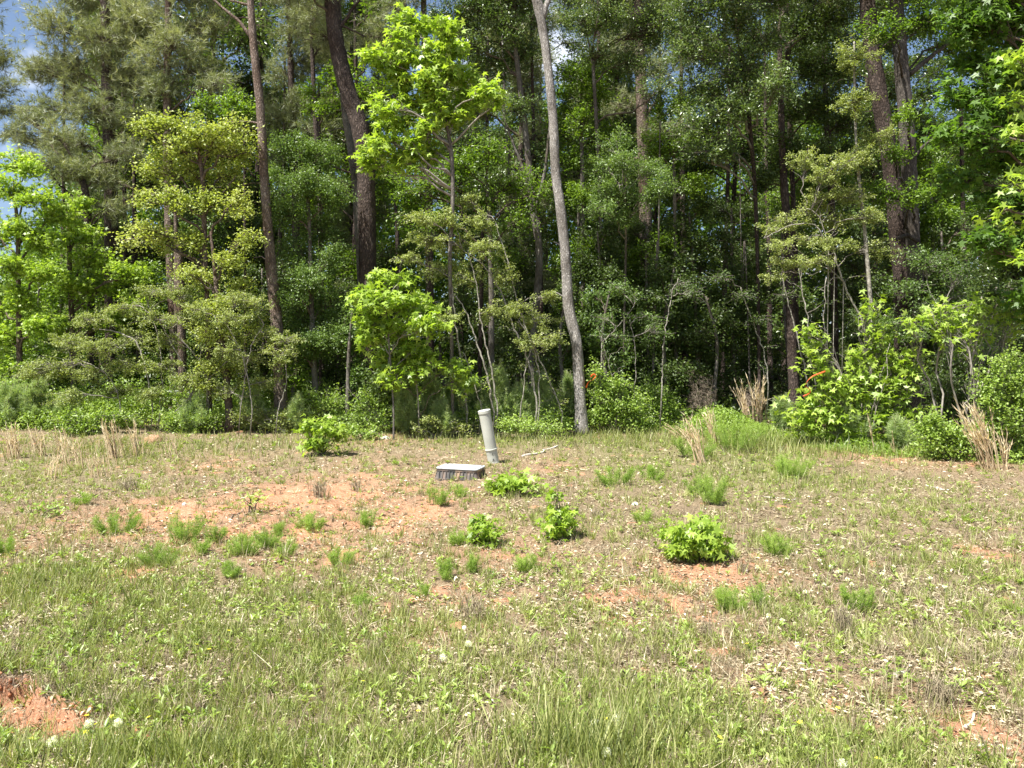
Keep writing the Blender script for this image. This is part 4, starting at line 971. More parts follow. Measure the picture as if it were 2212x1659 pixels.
tree('pine between the sweetgum and the big dark pine top', 22., [(930, 760, 18), (925, 400, 18), (920, 200, 15), (915, 0, 12)], [(850, 20, 60, 40), (900, -40, 80, 50), (800, 80, 50, 40), (870, 90, 50, 36)], 'pine', 'pine', name='pine_tree', cov=.8, size=.19, per=11)

# sunlit broadleaves
tree('pale yellow green oak, brightest crown on the left', 17.4, [(452, 880, 12), (450, 760, 12), (447, 640, 11), (442, 520, 11), (440, 420, 10), (432, 340, 8), (420, 290, 5)],
     [(300, 275, 26, 20), (340, 270, 40, 26), (390, 262, 40, 24), (430, 295, 44, 34), (365, 320, 46, 34), (330, 370, 46, 30), (410, 370, 46, 34), (470, 320, 40, 34), (510, 280, 40, 30), (540, 330, 34, 30), (500, 380, 44, 34), (370, 430, 40, 30), (450, 440, 46, 34), (520, 440, 40, 34), (310, 430, 30, 20), (300, 500, 38, 24), (350, 520, 44, 26), (260, 520, 20, 14), (420, 520, 40, 30)],
     'oak', 'pine', name='pale_oak', cov=1.15, limbs=[[(440, 470, 5), (470, 430, 4), (510, 380, 3)]], stub=3)
tree('lower yellowish oak sapling between the two tall left trunks', 17., [(495, 890, 16), (490, 830, 15), (480, 740, 13), (470, 650, 11), (462, 560, 8), (455, 500, 5)],
     [(400, 590, 40, 22), (440, 610, 40, 24), (500, 560, 44, 28), (540, 520, 34, 26), (470, 660, 46, 28), (530, 620, 40, 28), (450, 720, 38, 24), (500, 730, 40, 30), (455, 790, 34, 26), (500, 800, 34, 24), (430, 830, 30, 18), (560, 700, 30, 24)], 'oak', 'pine', name='pale_oak', cov=.95, size=.06, tone=.35)
tree('bright sweetgum crown at the left frame edge', 18.6, [(40, 900, 14), (42, 760, 12), (40, 640, 10), (38, 500, 8), (30, 400, 5)],
     [(30, 350, 34, 24), (70, 365, 34, 22), (20, 410, 40, 30), (80, 430, 46, 30), (140, 470, 44, 26), (40, 490, 46, 30), (100, 520, 50, 30), (20, 570, 50, 30), (90, 590, 44, 28), (50, 650, 50, 30), (10, 720, 50, 32), (90, 700, 40, 28), (-40, 500, 50, 60), (-40, 650, 50, 60), (20, 790, 50, 30)], 'gum', 'pine', name='sweetgum_tree', cov=1.3, size=.09, tone=.55)
tree('second bright sweetgum behind the far left pines', 19.3, [(160, 860, 12), (155, 700, 11), (150, 560, 9), (145, 440, 6)],
     [(170, 440, 40, 24), (200, 560, 46, 28), (160, 620, 50, 30), (230, 620, 44, 30), (140, 700, 46, 30), (280, 590, 40, 28), (300, 650, 44, 30), (220, 690, 44, 28), (120, 780, 50, 30), (170, 510, 40, 24)], 'gum', 'pine', name='sweetgum_tree', cov=1.2, size=.09, tone=.45)
tree('bright maple leaved sweetgum arching right of the big dark pine', 16.2, [(978, 900, 7), (975, 700, 8), (972, 560, 9), (978, 440, 9), (975, 330, 9), (962, 262, 7), (945, 220, 6), (930, 170, 4), (925, 100, 3)],
     [(860, 80, 26, 22), (905, 60, 34, 26), (870, 125, 42, 26), (930, 110, 40, 30), (960, 150, 30, 26), (860, 175, 36, 26), (915, 175, 44, 30), (890, 225, 46, 28), (940, 220, 34, 26), (850, 265, 46, 26), (910, 280, 44, 26), (830, 310, 42, 22), (790, 335, 30, 18), (880, 330, 34, 20), (1020, 205, 40, 22), (1050, 190, 34, 18), (1000, 235, 34, 20), (980, 250, 34, 20), (800, 120, 26, 20), (840, 140, 34, 24), (980, 110, 34, 30), (1000, 160, 34, 26), (820, 230, 36, 26), (860, 350, 40, 24), (930, 330, 40, 26), (960, 60, 34, 26), (870, 40, 30, 22), (1070, 215, 26, 18), (790, 360, 26, 14)],
     'gum', 'grey', name='sweetgum_tree', cov=1.8, size=.15, tone=.75, limbs=[[(975, 330, 6), (950, 300, 5), (905, 300, 4), (860, 320, 3)], [(965, 270, 5), (950, 238, 4), (915, 230, 3)]], twigs='twig')
tree('low sweetgum with star leaves before the foot of the big dark pine', 15.8, [(850, 880, 4), (843, 780, 4), (836, 690, 4), (828, 640, 3)],
     [(775, 640, 34, 22), (820, 605, 30, 22), (820, 650, 46, 28), (870, 610, 34, 22), (880, 660, 40, 26), (925, 665, 34, 20), (840, 700, 30, 20), (790, 690, 34, 22), (870, 720, 40, 24), (800, 730, 34, 24), (930, 700, 36, 24), (840, 770, 40, 26), (900, 760, 40, 26)], 'gum', 'grey', name='sweetgum_tree', cov=1.6, size=.14, tone=.55, twigs='twig')
tree('low leafy sweetgum shoots under the hawthorn before the dark gap', 16., [(905, 900, 3), (900, 830, 3), (890, 790, 2)], [(860, 780, 40, 20), (900, 800, 34, 30), (980, 790, 40, 22), (1010, 820, 24, 30), (850, 820, 26, 30)], 'gum', 'twig', name='sweetgum_tree', cov=1.0, size=.13, tone=.3)
tree('feathery mid green cedar elm between the two tall left trunks', 18.0, [(684, 885, 15), (680, 820, 13), (676, 740, 12), (672, 620, 10), (668, 480, 8), (660, 370, 5)],
     [(640, 320, 50, 34), (700, 340, 46, 36), (600, 380, 30, 26), (660, 400, 60, 40), (720, 420, 40, 40), (620, 460, 46, 36), (690, 490, 56, 40), (640, 540, 50, 36), (720, 560, 40, 40), (660, 610, 56, 40), (620, 640, 34, 30), (710, 660, 44, 40), (650, 690, 50, 36), (690, 740, 50, 36), (640, 760, 34, 26), (740, 720, 34, 40)], 'elm', 'grey', name='elm_tree', cov=1.6, tone=.75)
tree('blue green oak crown at the top centre left of the pale trunk', 19.5, [(1150, 760, 16), (1165, 560, 16), (1150, 440, 15), (1140, 330, 14), (1125, 200, 12), (1110, 80, 10)],
     [(960, 50, 55, 40), (1030, 20, 60, 40), (1090, 60, 60, 45), (1000, 100, 60, 36), (1070, 140, 55, 36), (1130, 110, 50, 45), (1120, 0, 80, 45), (1020, 300, 60, 40), (1110, 240, 50, 40), (1160, 330, 30, 45), (1060, -60, 140, 60), (1060, 390, 50, 36)], 'gloss', 'grey', name='oak_tree', cov=1.1, size=.075, limbs=[[(1150, 420, 9), (1120, 340, 7), (1095, 270, 5), (1080, 200, 4)], [(1155, 450, 8), (1175, 380, 7), (1190, 250, 5)]])
tree('broad glossy water oak reaching over the centre right', 17.5, [(1640, 800, 8, 1.8), (1636, 560, 9, 1.8), (1630, 400, 10, 1.6), (1622, 300, 10, 1), (1610, 180, 9, .5), (1590, 60, 7)],
     [(1480, 110, 50, 40), (1540, 80, 56, 40), (1600, 50, 56, 40), (1500, 190, 50, 40), (1560, 160, 56, 40), (1620, 140, 50, 40), (1480, 270, 46, 34), (1540, 250, 56, 36), (1600, 230, 50, 36), (1500, 330, 50, 26), (1560, 320, 50, 28), (1660, 80, 50, 40), (1680, 180, 46, 40), (1560, 0, 90, 40), (1660, 0, 80, 40), (1600, -100, 160, 70), (1490, 20, 60, 40)], 'gloss', 'dark', name='oak_tree', cov=1.25, size=.075, tone=.85, twigs='twig')
tree('pale blue green crown right of the pale trunk top', 19., [(1300, 800, 8, 1), (1298, 500, 8, 1), (1290, 300, 8), (1280, 120, 7)],
     [(1260, 40, 50, 40), (1330, 40, 56, 40), (1400, 60, 56, 40), (1290, 120, 50, 36), (1370, 130, 50, 36), (1440, 40, 50, 45), (1340, -40, 110, 50), (1430, 190, 40, 30)], 'gloss', 'grey', name='oak_tree', cov=1.1, size=.07, tone=.95)
tree('layered pale green elm boughs right of the pale trunk middle', 17.3, [(1345, 880, 4, 1.5), (1350, 640, 5, 1.2), (1352, 500, 5, .8), (1350, 420, 4)],
     [(1300, 360, 40, 24), (1350, 350, 46, 24), (1400, 370, 46, 24), (1320, 410, 50, 26), (1390, 420, 50, 24), (1440, 400, 40, 20), (1290, 450, 34, 22), (1360, 465, 40, 20), (1330, 300, 40, 22)], 'elm', 'grey', name='elm_tree', cov=1.35, tone=1., twigs='twig')
tree('yellow green sapling crown behind the pale trunk', 20., [(1260, 800, 9), (1258, 400, 9), (1256, 300, 7)], [(1250, 260, 34, 36), (1290, 200, 40, 36), (1300, 280, 40, 30), (1260, 340, 34, 30), (1250, 420, 34, 30)], 'mid', 'grey', name='sapling', cov=1.2, tone=.8)
tree('yellow green maple sapling left of the water oak', 19.2, [(1460, 860, 8), (1458, 460, 8), (1455, 340, 6)], [(1430, 240, 34, 26), (1470, 210, 34, 28), (1420, 300, 40, 26), (1480, 300, 40, 28), (1450, 350, 46, 26), (1500, 400, 46, 28), (1410, 330, 34, 20)], 'mid', 'grey', name='sapling', cov=1.2, tone=.9)
tree('sapling with bright leaves left of the crowded brownish pine', 18.6, [(530, 700, 6), (528, 300, 6), (525, 200, 4)], [(500, 210, 34, 26), (540, 240, 34, 26), (470, 240, 34, 26), (440, 220, 30, 20)], 'mid', 'dark', name='sapling', cov=1.0, tone=.7)
tree('bright sapling tuft against the sky gap by the bent pine', 18.8, [(692, 600, 6), (690, 250, 6), (688, 180, 4)], [(680, 200, 24, 20), (700, 230, 24, 18), (665, 235, 20, 14)], 'mid', 'dark', name='sapling', cov=1.2, tone=.8)
tree('green crown filling the space below the bright sweetgum', 18.6, [(1060, 880, 12), (1062, 700, 12), (1058, 500, 10), (1050, 380, 7)],
     [(840, 390, 40, 34), (880, 420, 40, 40), (930, 400, 44, 40), (1000, 360, 50, 40), (1060, 330, 50, 40), (1110, 400, 50, 40), (1040, 430, 50, 34), (1120, 480, 50, 34), (860, 480, 40, 34), (930, 480, 40, 30), (1100, 560, 46, 30), (1160, 420, 40, 44)], 'mid', 'grey', name='green_tree', cov=1.0, tone=.2)
tree('leafy green trees crown between water oak and twin trunks', 18.8, [(1720, 760, 12, 1), (1718, 560, 12, 1), (1712, 400, 11, 1), (1705, 250, 10, 1), (1700, 100, 9)],
     [(1740, 60, 60, 44), (1800, 40, 60, 44), (1760, 140, 60, 44), (1820, 130, 50, 44), (1720, 230, 50, 40), (1790, 220, 56, 40), (1840, 260, 40, 40), (1700, 320, 50, 40), (1770, 320, 50, 36), (1800, -50, 120, 50), (1690, -40, 80, 40), (1640, 380, 46, 34)], 'dark', 'dark', name='green_tree', cov=1.3, size=.075, tone=.8)
tree('thin dark tree left of the twin trunks', 20., [(1805, 800, 14), (1800, 560, 15), (1795, 400, 14), (1785, 250, 12), (1780, 100, 9)], [(1740, 400, 50, 34), (1830, 400, 50, 34), (1690, 440, 50, 30)], 'mid', 'dark', name='green_tree', cov=1.0, tone=.4)
tree('big shaded maple with star leaves filling the upper right corner', 13.2, [(2290, 950, 26), (2280, 700, 24), (2270, 400, 22), (2250, 150, 18), (2230, -60, 12)],
     [(2060, 60, 50, 40), (2120, 40, 60, 45), (2180, 60, 60, 50), (2100, 130, 56, 40), (2170, 150, 60, 40), (2060, 200, 50, 36), (2130, 230, 56, 40), (2190, 260, 50, 40), (2100, 310, 50, 36), (2170, 350, 56, 36), (2080, 390, 50, 34), (2140, 430, 50, 34), (2190, 450, 50, 34), (2030, 300, 40, 30), (2170, 540, 50, 40), (2110, 520, 44, 30), (2080, -30, 90, 40), (2190, -30, 90, 50), (2230, 150, 60, 60), (2240, 330, 60, 60), (2240, 500, 60, 60), (2250, 650, 60, 50), (2200, -130, 140, 60), (2060, -120, 90, 50)],
     'maple', 'grey', name='maple_tree', cov=1.5, size=.14)
tree('maple bough tips coloured as sunlit, hanging in at the right frame edge', 11.6, [(2300, 990, 12), (2290, 600, 12), (2270, 350, 9), (2250, 250, 6)], [(2195, 220, 20, 26), (2190, 290, 24, 16), (2200, 350, 20, 20), (2195, 130, 18, 30), (2190, 395, 30, 12), (2160, 460, 20, 10), (2205, 560, 16, 24), (2190, 480, 16, 12)], 'gum', 'grey', name='maple_tree', cov=1.2, size=.15, tone=.8)  # sun on these maple tips put into a brighter leaf colour

# hawthorns: many thin grey stems, small olive leaves
def haw(label, d, stems, blobs, name='hawthorn', cov=1.0, tone=None, size=None, leaf='haw', bark='pale', group=None, subs=1.3):
    P0 = at(stems[0][0][0], stems[0][0][1], d); g = Hs(P0[0], P0[1]); root = empty(name, (P0[0], P0[1], g)); tag(root, label, 'small tree', group)
    S, aB, aL = Acc(), Acc(), Acc(); tips = []
    for st in stems:
        P = np.array([[*at(p[0], p[1], d + (p[3] if len(p) > 3 else 0)), p[2] / 2 / F * d] for p in st])
        P = spline(P, .10); P[1:-1, :3] += rng.normal(0, .011, (len(P) - 2, 3))
        gg = H(P[:1, 0], P[:1, 1])[0]
        if P[0][2] > gg: P = np.concatenate([[[P[0][0] - .05, P[0][1], gg - .03, P[0][3]]], P])
        tube(S, P[:, :3], np.maximum(P[:, 3] * .52, .003), 7, .25); tips.append(P[:, :3])
    allp = np.concatenate(tips)
    for b in blobs:
        c, R, dd = ellipsoid(b, d); c[2] = max(c[2], Hs(c[0], c[1]) + .12)
        q = allp[allp[:, 2] < max(c[2], g + .4) + .1]; i = np.argmin(((q - c) ** 2).sum(1))
        blob(aL, aB, q[i], c, R, leaf, cov, dd, .010, size, None, tone, subs, True)
    for k in range(len(stems) * 5):  # side twigs along the stems
        q = allp[rng.integers(len(allp) // 6, len(allp))]; e = q + np.array([rng.normal(0, .35), rng.normal(0, .25), rng.uniform(.0, .45)])
        P = twig(q, e, 6, .05, .06); tube(aB, P, np.linspace(.006, .002, 6), 4, cap=False); spray(aL, leaf, P, .05, 26, size or SIZE[leaf], SHAPE[leaf], rng.random())
    S.build('stems', BK[bark], root, True); aL.build('crown', LM[leaf], root); aB.build('branches', BK['twig'], root, True)
haw('many stemmed hawthorn with pale grey stems before the dark gap', 16.2,
    [[(1068, 890, 8), (1050, 800, 8), (1030, 740, 7), (1010, 680, 5), (985, 640, 4)], [(1075, 890, 7), (1062, 800, 7), (1040, 700, 6), (1030, 620, 5), (1010, 540, 4)], [(1160, 880, 8), (1145, 790, 8), (1115, 720, 7), (1085, 640, 6), (1050, 580, 5), (1000, 540, 3)],
     [(1165, 880, 6), (1160, 780, 6), (1120, 660, 5), (1095, 560, 5), (1070, 480, 3)], [(1215, 890, 5), (1190, 830, 5), (1150, 740, 5), (1120, 690, 4)], [(1010, 890, 8), (1000, 800, 8), (985, 700, 7), (975, 600, 5)], [(1040, 880, 5), (1015, 800, 5), (1000, 760, 4)], [(1125, 880, 5), (1140, 780, 4), (1170, 720, 3)]],
    [(1000, 430, 40, 22), (960, 470, 40, 24), (1030, 480, 46, 26), (920, 520, 46, 24), (980, 530, 50, 26), (1050, 540, 46, 26), (880, 560, 36, 20), (950, 585, 50, 24), (1020, 600, 50, 24), (1080, 600, 40, 24), (900, 470, 34, 20), (1110, 670, 46, 22), (1160, 690, 44, 24), (1060, 680, 34, 18), (1190, 730, 34, 22), (1150, 740, 40, 20), (970, 690, 40, 20), (1180, 640, 30, 16)], cov=1.0, tone=.6)
haw('hawthorn with a pale arching stem and layered crown, right of the dark gap', 15.6, [[(1876, 760, 9), (1862, 690, 9), (1835, 640, 8), (1815, 590, 8), (1800, 540, 7), (1775, 510, 6), (1760, 485, 5), (1700, 490, 4), (1650, 515, 3)], [(1802, 545, 5), (1770, 560, 4), (1720, 590, 3)], [(1790, 530, 5), (1770, 470, 4), (1740, 450, 3)], [(1822, 610, 4), (1790, 580, 3), (1740, 560, 3)]],
    [(1660, 500, 34, 14), (1700, 480, 40, 16), (1750, 465, 42, 18), (1800, 480, 40, 18), (1690, 530, 40, 14), (1740, 520, 40, 16), (1790, 525, 44, 18), (1700, 570, 44, 16), (1670, 600, 30, 12), (1760, 570, 40, 14), (1840, 530, 30, 18), (1780, 380, 46, 24), (1820, 350, 40, 26), (1840, 420, 50, 26), (1770, 430, 44, 20), (1880, 470, 44, 24), (1860, 340, 40, 30), (1740, 340, 40, 24), (1900, 540, 40, 24)], cov=.95, tone=.75)
haw('leaning thicket of thin grey hawthorn stems inside the dark gap at right', 17., [[(1745, 830, 6), (1725, 740, 6), (1705, 660, 5), (1690, 600, 4)], [(1762, 830, 6), (1748, 720, 6), (1735, 640, 5), (1725, 580, 3)], [(1790, 800, 5), (1780, 700, 5), (1785, 600, 4)], [(1430, 840, 6), (1434, 740, 5), (1450, 640, 4), (1465, 600, 3)], [(1660, 830, 5), (1650, 760, 5), (1620, 680, 4), (1600, 620, 3)]],
    [(1690, 640, 34, 14), (1640, 690, 34, 14), (1470, 620, 40, 20), (1600, 640, 40, 20), (1550, 600, 40, 20), (1500, 640, 34, 20)], cov=.55, tone=.35, leaf='dark')
haw('sprawling grey stemmed hawthorn in the low left thicket', 16.8, [[(415, 880, 5), (400, 800, 6), (370, 740, 6), (340, 690, 5), (300, 660, 4)], [(330, 880, 5), (315, 800, 6), (295, 740, 7), (260, 720, 6), (200, 710, 4)], [(380, 900, 6), (420, 840, 6), (430, 790, 5), (440, 740, 3)], [(345, 900, 5), (350, 800, 4), (340, 720, 5), (320, 660, 4)], [(450, 880, 5), (440, 800, 5), (400, 740, 5), (350, 700, 3)], [(260, 880, 4), (240, 820, 4), (180, 780, 4), (130, 790, 3)], [(345, 930, 5), (390, 880, 5), (470, 800, 4), (520, 760, 3)]],
    [(200, 690, 60, 22), (270, 670, 60, 22), (340, 690, 56, 22), (150, 740, 60, 22), (220, 750, 60, 24), (300, 730, 56, 24), (370, 740, 50, 22), (120, 800, 56, 24), (190, 810, 50, 22), (270, 790, 50, 22), (350, 790, 50, 22), (410, 690, 46, 22), (60, 810, 50, 22), (390, 640, 50, 22), (330, 630, 46, 20), (400, 820, 44, 20), (240, 850, 60, 20), (330, 850, 50, 20), (140, 860, 50, 18)], cov=.85, tone=.45)
haw('hawthorn leaning right across the foot of the reddish pine', 16.4, [[(545, 890, 5), (535, 820, 5), (520, 760, 5), (490, 700, 4)], [(600, 890, 4), (620, 820, 4), (610, 760, 4)], [(520, 880, 4), (540, 760, 4), (570, 700, 3)]],
    [(490, 690, 50, 24), (540, 660, 40, 22), (570, 720, 44, 22), (620, 730, 40, 22), (600, 770, 40, 20), (540, 780, 50, 22), (480, 760, 46, 22), (480, 840, 50, 20), (560, 830, 40, 18), (510, 640, 46, 20), (420, 670, 40, 20)], cov=.85, tone=.6)
haw('sparse hawthorn twigs right of the pale trunk before the dark wood', 16.8, [[(1330, 880, 3), (1318, 800, 3), (1300, 740, 3)], [(1300, 740, 4), (1340, 700, 3), (1370, 660, 2)], [(1370, 870, 3), (1372, 760, 3), (1360, 690, 2)]], [(1300, 690, 30, 14), (1340, 730, 34, 16), (1400, 690, 34, 16), (1370, 640, 30, 14), (1420, 720, 30, 30), (1330, 620, 34, 24)], cov=.6, tone=.5, leaf='elm')
haw('leafy hawthorn sprays behind the big sweetgum bush at right', 15.2, [[(1990, 850, 6), (1960, 760, 6), (1935, 700, 5), (1910, 680, 4)], [(2060, 850, 5), (2050, 740, 5), (2030, 680, 4)], [(1940, 820, 5), (1900, 720, 4), (1870, 690, 4)]],
    [(1920, 700, 44, 20), (1980, 720, 44, 24), (2050, 700, 50, 24), (2110, 700, 50, 24), (2000, 660, 44, 20), (2070, 780, 50, 30), (2130, 760, 44, 30), (2060, 640, 46, 20), (1960, 620, 44, 20), (2000, 560, 50, 30), (2070, 590, 50, 30)], cov=.8, tone=.4, leaf='elm')

# understory fill behind the edge: each sapling on its own
def sapling(u, d, top, w, kind, tone, label, cov=1.0, size=.08, group=None):
    hs = [(u + rng.uniform(-12, 12), 860, 9), (u + rng.uniform(-10, 10), (860 + top) / 2, 7), (u + rng.uniform(-18, 18), top + 20, 4)]
    n = max(4, int((900 - top) / 52)); bl = []
    for i in range(n):
        v = top + (870 - top) * (i + .5) / n
        for s in ((-1, 1) if w > 50 else (rng.choice([-1, 1]),)):
            bl.append((u + s * rng.uniform(.2, .75) * w, v + rng.uniform(-18, 18), w * rng.uniform(.45, .75), rng.uniform(24, 38), rng.uniform(-.8, .8)))
    tree(label, d, hs, bl, kind, 'grey', name='sapling', cat='sapling', cov=cov, size=size, tone=tone, group=group, r0=.015)
UG = 'leafy saplings filling the wood behind the edge'
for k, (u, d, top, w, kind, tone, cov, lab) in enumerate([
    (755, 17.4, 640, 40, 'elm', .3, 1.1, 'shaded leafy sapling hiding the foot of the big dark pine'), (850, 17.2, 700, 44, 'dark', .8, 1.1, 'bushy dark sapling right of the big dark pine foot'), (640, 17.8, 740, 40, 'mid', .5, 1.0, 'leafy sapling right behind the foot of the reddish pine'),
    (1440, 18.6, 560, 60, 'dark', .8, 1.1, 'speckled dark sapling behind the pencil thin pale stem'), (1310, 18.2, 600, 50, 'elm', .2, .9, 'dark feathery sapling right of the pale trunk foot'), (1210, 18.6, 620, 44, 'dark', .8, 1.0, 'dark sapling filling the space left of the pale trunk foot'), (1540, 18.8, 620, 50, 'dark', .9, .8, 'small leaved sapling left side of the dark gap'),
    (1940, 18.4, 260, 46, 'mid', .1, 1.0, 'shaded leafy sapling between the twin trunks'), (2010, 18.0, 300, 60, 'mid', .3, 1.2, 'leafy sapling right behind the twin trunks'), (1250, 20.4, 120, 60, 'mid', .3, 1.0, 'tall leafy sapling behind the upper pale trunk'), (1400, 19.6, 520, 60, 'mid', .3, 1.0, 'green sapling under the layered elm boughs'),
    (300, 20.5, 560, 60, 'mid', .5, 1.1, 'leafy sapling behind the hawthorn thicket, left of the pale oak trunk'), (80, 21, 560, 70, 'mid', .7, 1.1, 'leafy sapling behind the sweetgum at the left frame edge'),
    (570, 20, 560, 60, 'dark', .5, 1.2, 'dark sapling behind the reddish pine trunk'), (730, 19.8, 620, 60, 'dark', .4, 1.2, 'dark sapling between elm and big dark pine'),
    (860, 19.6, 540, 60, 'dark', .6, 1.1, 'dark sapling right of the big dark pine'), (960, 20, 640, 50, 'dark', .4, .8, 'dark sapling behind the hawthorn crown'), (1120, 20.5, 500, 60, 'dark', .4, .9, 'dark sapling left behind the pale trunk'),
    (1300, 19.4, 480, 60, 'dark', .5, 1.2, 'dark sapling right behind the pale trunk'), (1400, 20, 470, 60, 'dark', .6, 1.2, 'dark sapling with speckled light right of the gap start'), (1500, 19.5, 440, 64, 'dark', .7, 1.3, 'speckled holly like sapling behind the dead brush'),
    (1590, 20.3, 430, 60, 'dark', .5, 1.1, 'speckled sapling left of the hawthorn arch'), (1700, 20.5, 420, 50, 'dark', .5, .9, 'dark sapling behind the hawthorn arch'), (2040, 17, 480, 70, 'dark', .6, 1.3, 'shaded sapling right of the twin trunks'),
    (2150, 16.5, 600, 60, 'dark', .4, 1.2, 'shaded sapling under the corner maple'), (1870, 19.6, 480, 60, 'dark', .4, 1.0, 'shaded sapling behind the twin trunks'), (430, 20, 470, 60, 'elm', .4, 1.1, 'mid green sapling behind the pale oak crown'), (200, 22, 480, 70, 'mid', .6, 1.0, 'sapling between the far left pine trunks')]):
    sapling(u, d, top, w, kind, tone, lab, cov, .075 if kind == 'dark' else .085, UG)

# bare stems and small trunks seen inside the wood
SG2 = 'thin trunks standing in the shade of the wood'
for u, d, w, top, lean, lab, bk in [(130, 22, 9, 350, 6, 'thin dark trunk at far left between the sweetgums', 'dark'), (395, 19, 18, 700, -10, 'sunlit grey trunk low behind the hawthorn thicket', 'pine'), (290, 23, 12, 450, 0, 'slim dark trunk left of the pale oak', 'dark'),
                        (1175, 20, 11, 300, -18, 'slim dark trunk just left of the pale trunk', 'dark'), (1130, 21, 9, 300, -30, 'leaning slim trunk in the wood left of the pale trunk', 'grey'), (1285, 21, 12, 200, 6, 'dark trunk close behind the pale trunk', 'dark'), (1480, 22, 14, 300, -6, 'dark trunk under the glossy oak', 'dark'),
                        (1560, 24, 12, 400, 10, 'slim dark trunk left in the dark gap', 'dark'), (1715, 19, 22, 350, -20, 'stout dark trunk behind the hawthorn stems', 'dark'), (1665, 23, 12, 400, -8, 'slim trunk right in the dark gap', 'dark'), (1410, 18.5, 6, 560, 10, 'pencil thin pale stem before the dark wood', 'grey'),
                        (860, 22, 10, 400, -5, 'slim trunk in shade behind the star leaved sweetgum', 'dark'), (2090, 18, 12, 380, -10, 'dark trunk beneath the corner maple', 'dark'), (600, 22, 10, 400, 10, 'slim trunk behind the reddish pine', 'dark'), (1035, 21, 10, 380, 12, 'dark slim trunk behind the hawthorn stems', 'dark'), (1620, 20, 4, 640, -14, 'whip thin pale stem in the dark gap', 'grey')]:
    tree(lab, d, [(u, 860, w), (u + lean * .3, 700, w * .95), (u + lean * .7 + rng.uniform(-4, 4), 520, w * .85), (u + lean * 1.2, top, w * .7), (u + lean * 1.6, top - 300, w * .4)], [], 'mid', bk, cat='trunk', name='thin_trunk', group=SG2, stub=3 if w > 8 else 0)

# ------------------------------------------------------------------ shrubs along the wood edge
def ypine(label, u, v, h, w, n, d=None, bright=.55):
    g = ground(u, v); d = d or g[1]; g = np.array([(u - 1106) / F * d, d, 0]); g[2] = Hs(g[0], g[1]); k = d / F
    root = empty('young_pine', g); tag(root, label, 'young pine', 'young pines along the wood edge')
    S, L = Acc(), Acc()
    P = twig(g, g + np.array([rng.normal(0, .05), 0, h * k]), 8, 0, .01); tube(S, P, np.linspace(.016, .006, 8), 6)
    for i in range(n):
        t = .08 + .9 * (i / n); q = t * 7; j = min(int(q), 6); s = P[j] + (P[j + 1] - P[j]) * (q - j)
        a = rng.uniform(0, 2 * math.pi); ln = w * k * .5 * (1.15 - .85 * t) * rng.uniform(.7, 1.15)
        e = s + np.array([math.cos(a) * ln, math.sin(a) * ln, ln * rng.uniform(.35, .75) + .05])
        T_ = twig(s, e, 6, -.08, .02); T_[-1, 2] += .05; tube(S, T_, np.linspace(.006, .003, 6), 4)
        needles(L, T_, int(18 + 60 * ln), .015, .15, bright * .6 + .4 * rng.random(), 12, 1.5, .6)
        top = T_[-1]; cnd = np.array([top, top + np.array([rng.normal(0, .03), rng.normal(0, .02), rng.uniform(.10, .24)])]); tube(S, cnd, [.005, .004], 5); needles(L, cnd, 12, .003, .07, 1., 9, 1.6, 1.4)
    needles(L, P[4:], 60, .02, .15, .7, 12, 1.5, .6)
    top = P[-1]; cnd = np.array([top, top + np.array([0, 0, .22])]); tube(S, cnd, [.007, .005], 5); needles(L, cnd, 14, .003, .06, .95, 9, .9, 1.2)
    S.build('stem', BK['brown'], root, True); L.build('needles', LM['ypine'], root)
for a in [('young pine, leftmost of the row behind the pipe', 885, 938, 100, 60, 34), ('tallest young pine left of the pipe', 930, 935, 112, 66, 38), ('young pine with pale candles just left of the pipe', 985, 930, 95, 60, 34), ('young pine directly behind the pipe', 1030, 925, 90, 56, 30),
          ('young pine with the highest candle right behind the pipe', 1075, 930, 118, 66, 40), ('young pine right of the pipe', 1125, 930, 85, 60, 30), ('young pine midway between pipe and pale trunk', 1165, 930, 105, 62, 36), ('slim young pine hugging the pale trunk', 1232, 928, 105, 44, 28),
          ('small young pine in front of the row, left of the pipe', 960, 945, 60, 60, 24), ('young pine at the left frame edge', 30, 925, 75, 70, 30), ('young pine second from the left frame edge', 85, 925, 90, 66, 32), ('young pine half hidden in the left thicket edge', 150, 925, 60, 60, 24),
          ('pale young pine under the reddish pine', 545, 930, 70, 60, 26), ('young pine in the brush right of the reddish pine', 640, 935, 60, 50, 20), ('young pine sprawling below the big sweetgum bush', 1840, 965, 60, 90, 30), ('young pine right of the sprawling one under the big bush', 1950, 975, 50, 60, 20), ('young pine left at the foot of the big sweetgum bush', 1690, 940, 60, 50, 20), ('young pine behind the ant mound', 420, 935, 60, 60, 22)]:
    ypine(*a)

bush('big star leaved sweetgum bush with two tall shoots, right of the dead brush', 1870, 965,
     [(1745, 720, 22, 34), (1755, 780, 40, 34), (1790, 830, 50, 36), (1740, 870, 46, 36), (1880, 665, 24, 34), (1900, 720, 40, 30), (1860, 770, 50, 34), (1840, 830, 56, 38), (1800, 890, 60, 36), (1900, 830, 56, 36), (1950, 770, 50, 30), (1990, 790, 30, 24), (1940, 840, 50, 36), (1880, 900, 60, 36), (1960, 900, 46, 34), (1730, 920, 50, 30), (1830, 930, 60, 26)],
     'gum', cov=1.5, size=.14, tone=.65, stems=2, stemr=.012, bark='twig')
bush('sweetgum bough layer reaching to the right frame edge', 2075, 990, [(1960, 690, 34, 14), (2010, 670, 44, 18), (2070, 660, 50, 20), (2130, 665, 50, 18), (2190, 660, 40, 20), (2040, 700, 44, 18), (2120, 640, 40, 14), (2100, 710, 44, 20), (2180, 700, 40, 20)], 'gum', cov=1.4, size=.13, tone=.7, stems=1, stemr=.016, bark='twig')
SHG = 'leafy shrubs along the wood edge'
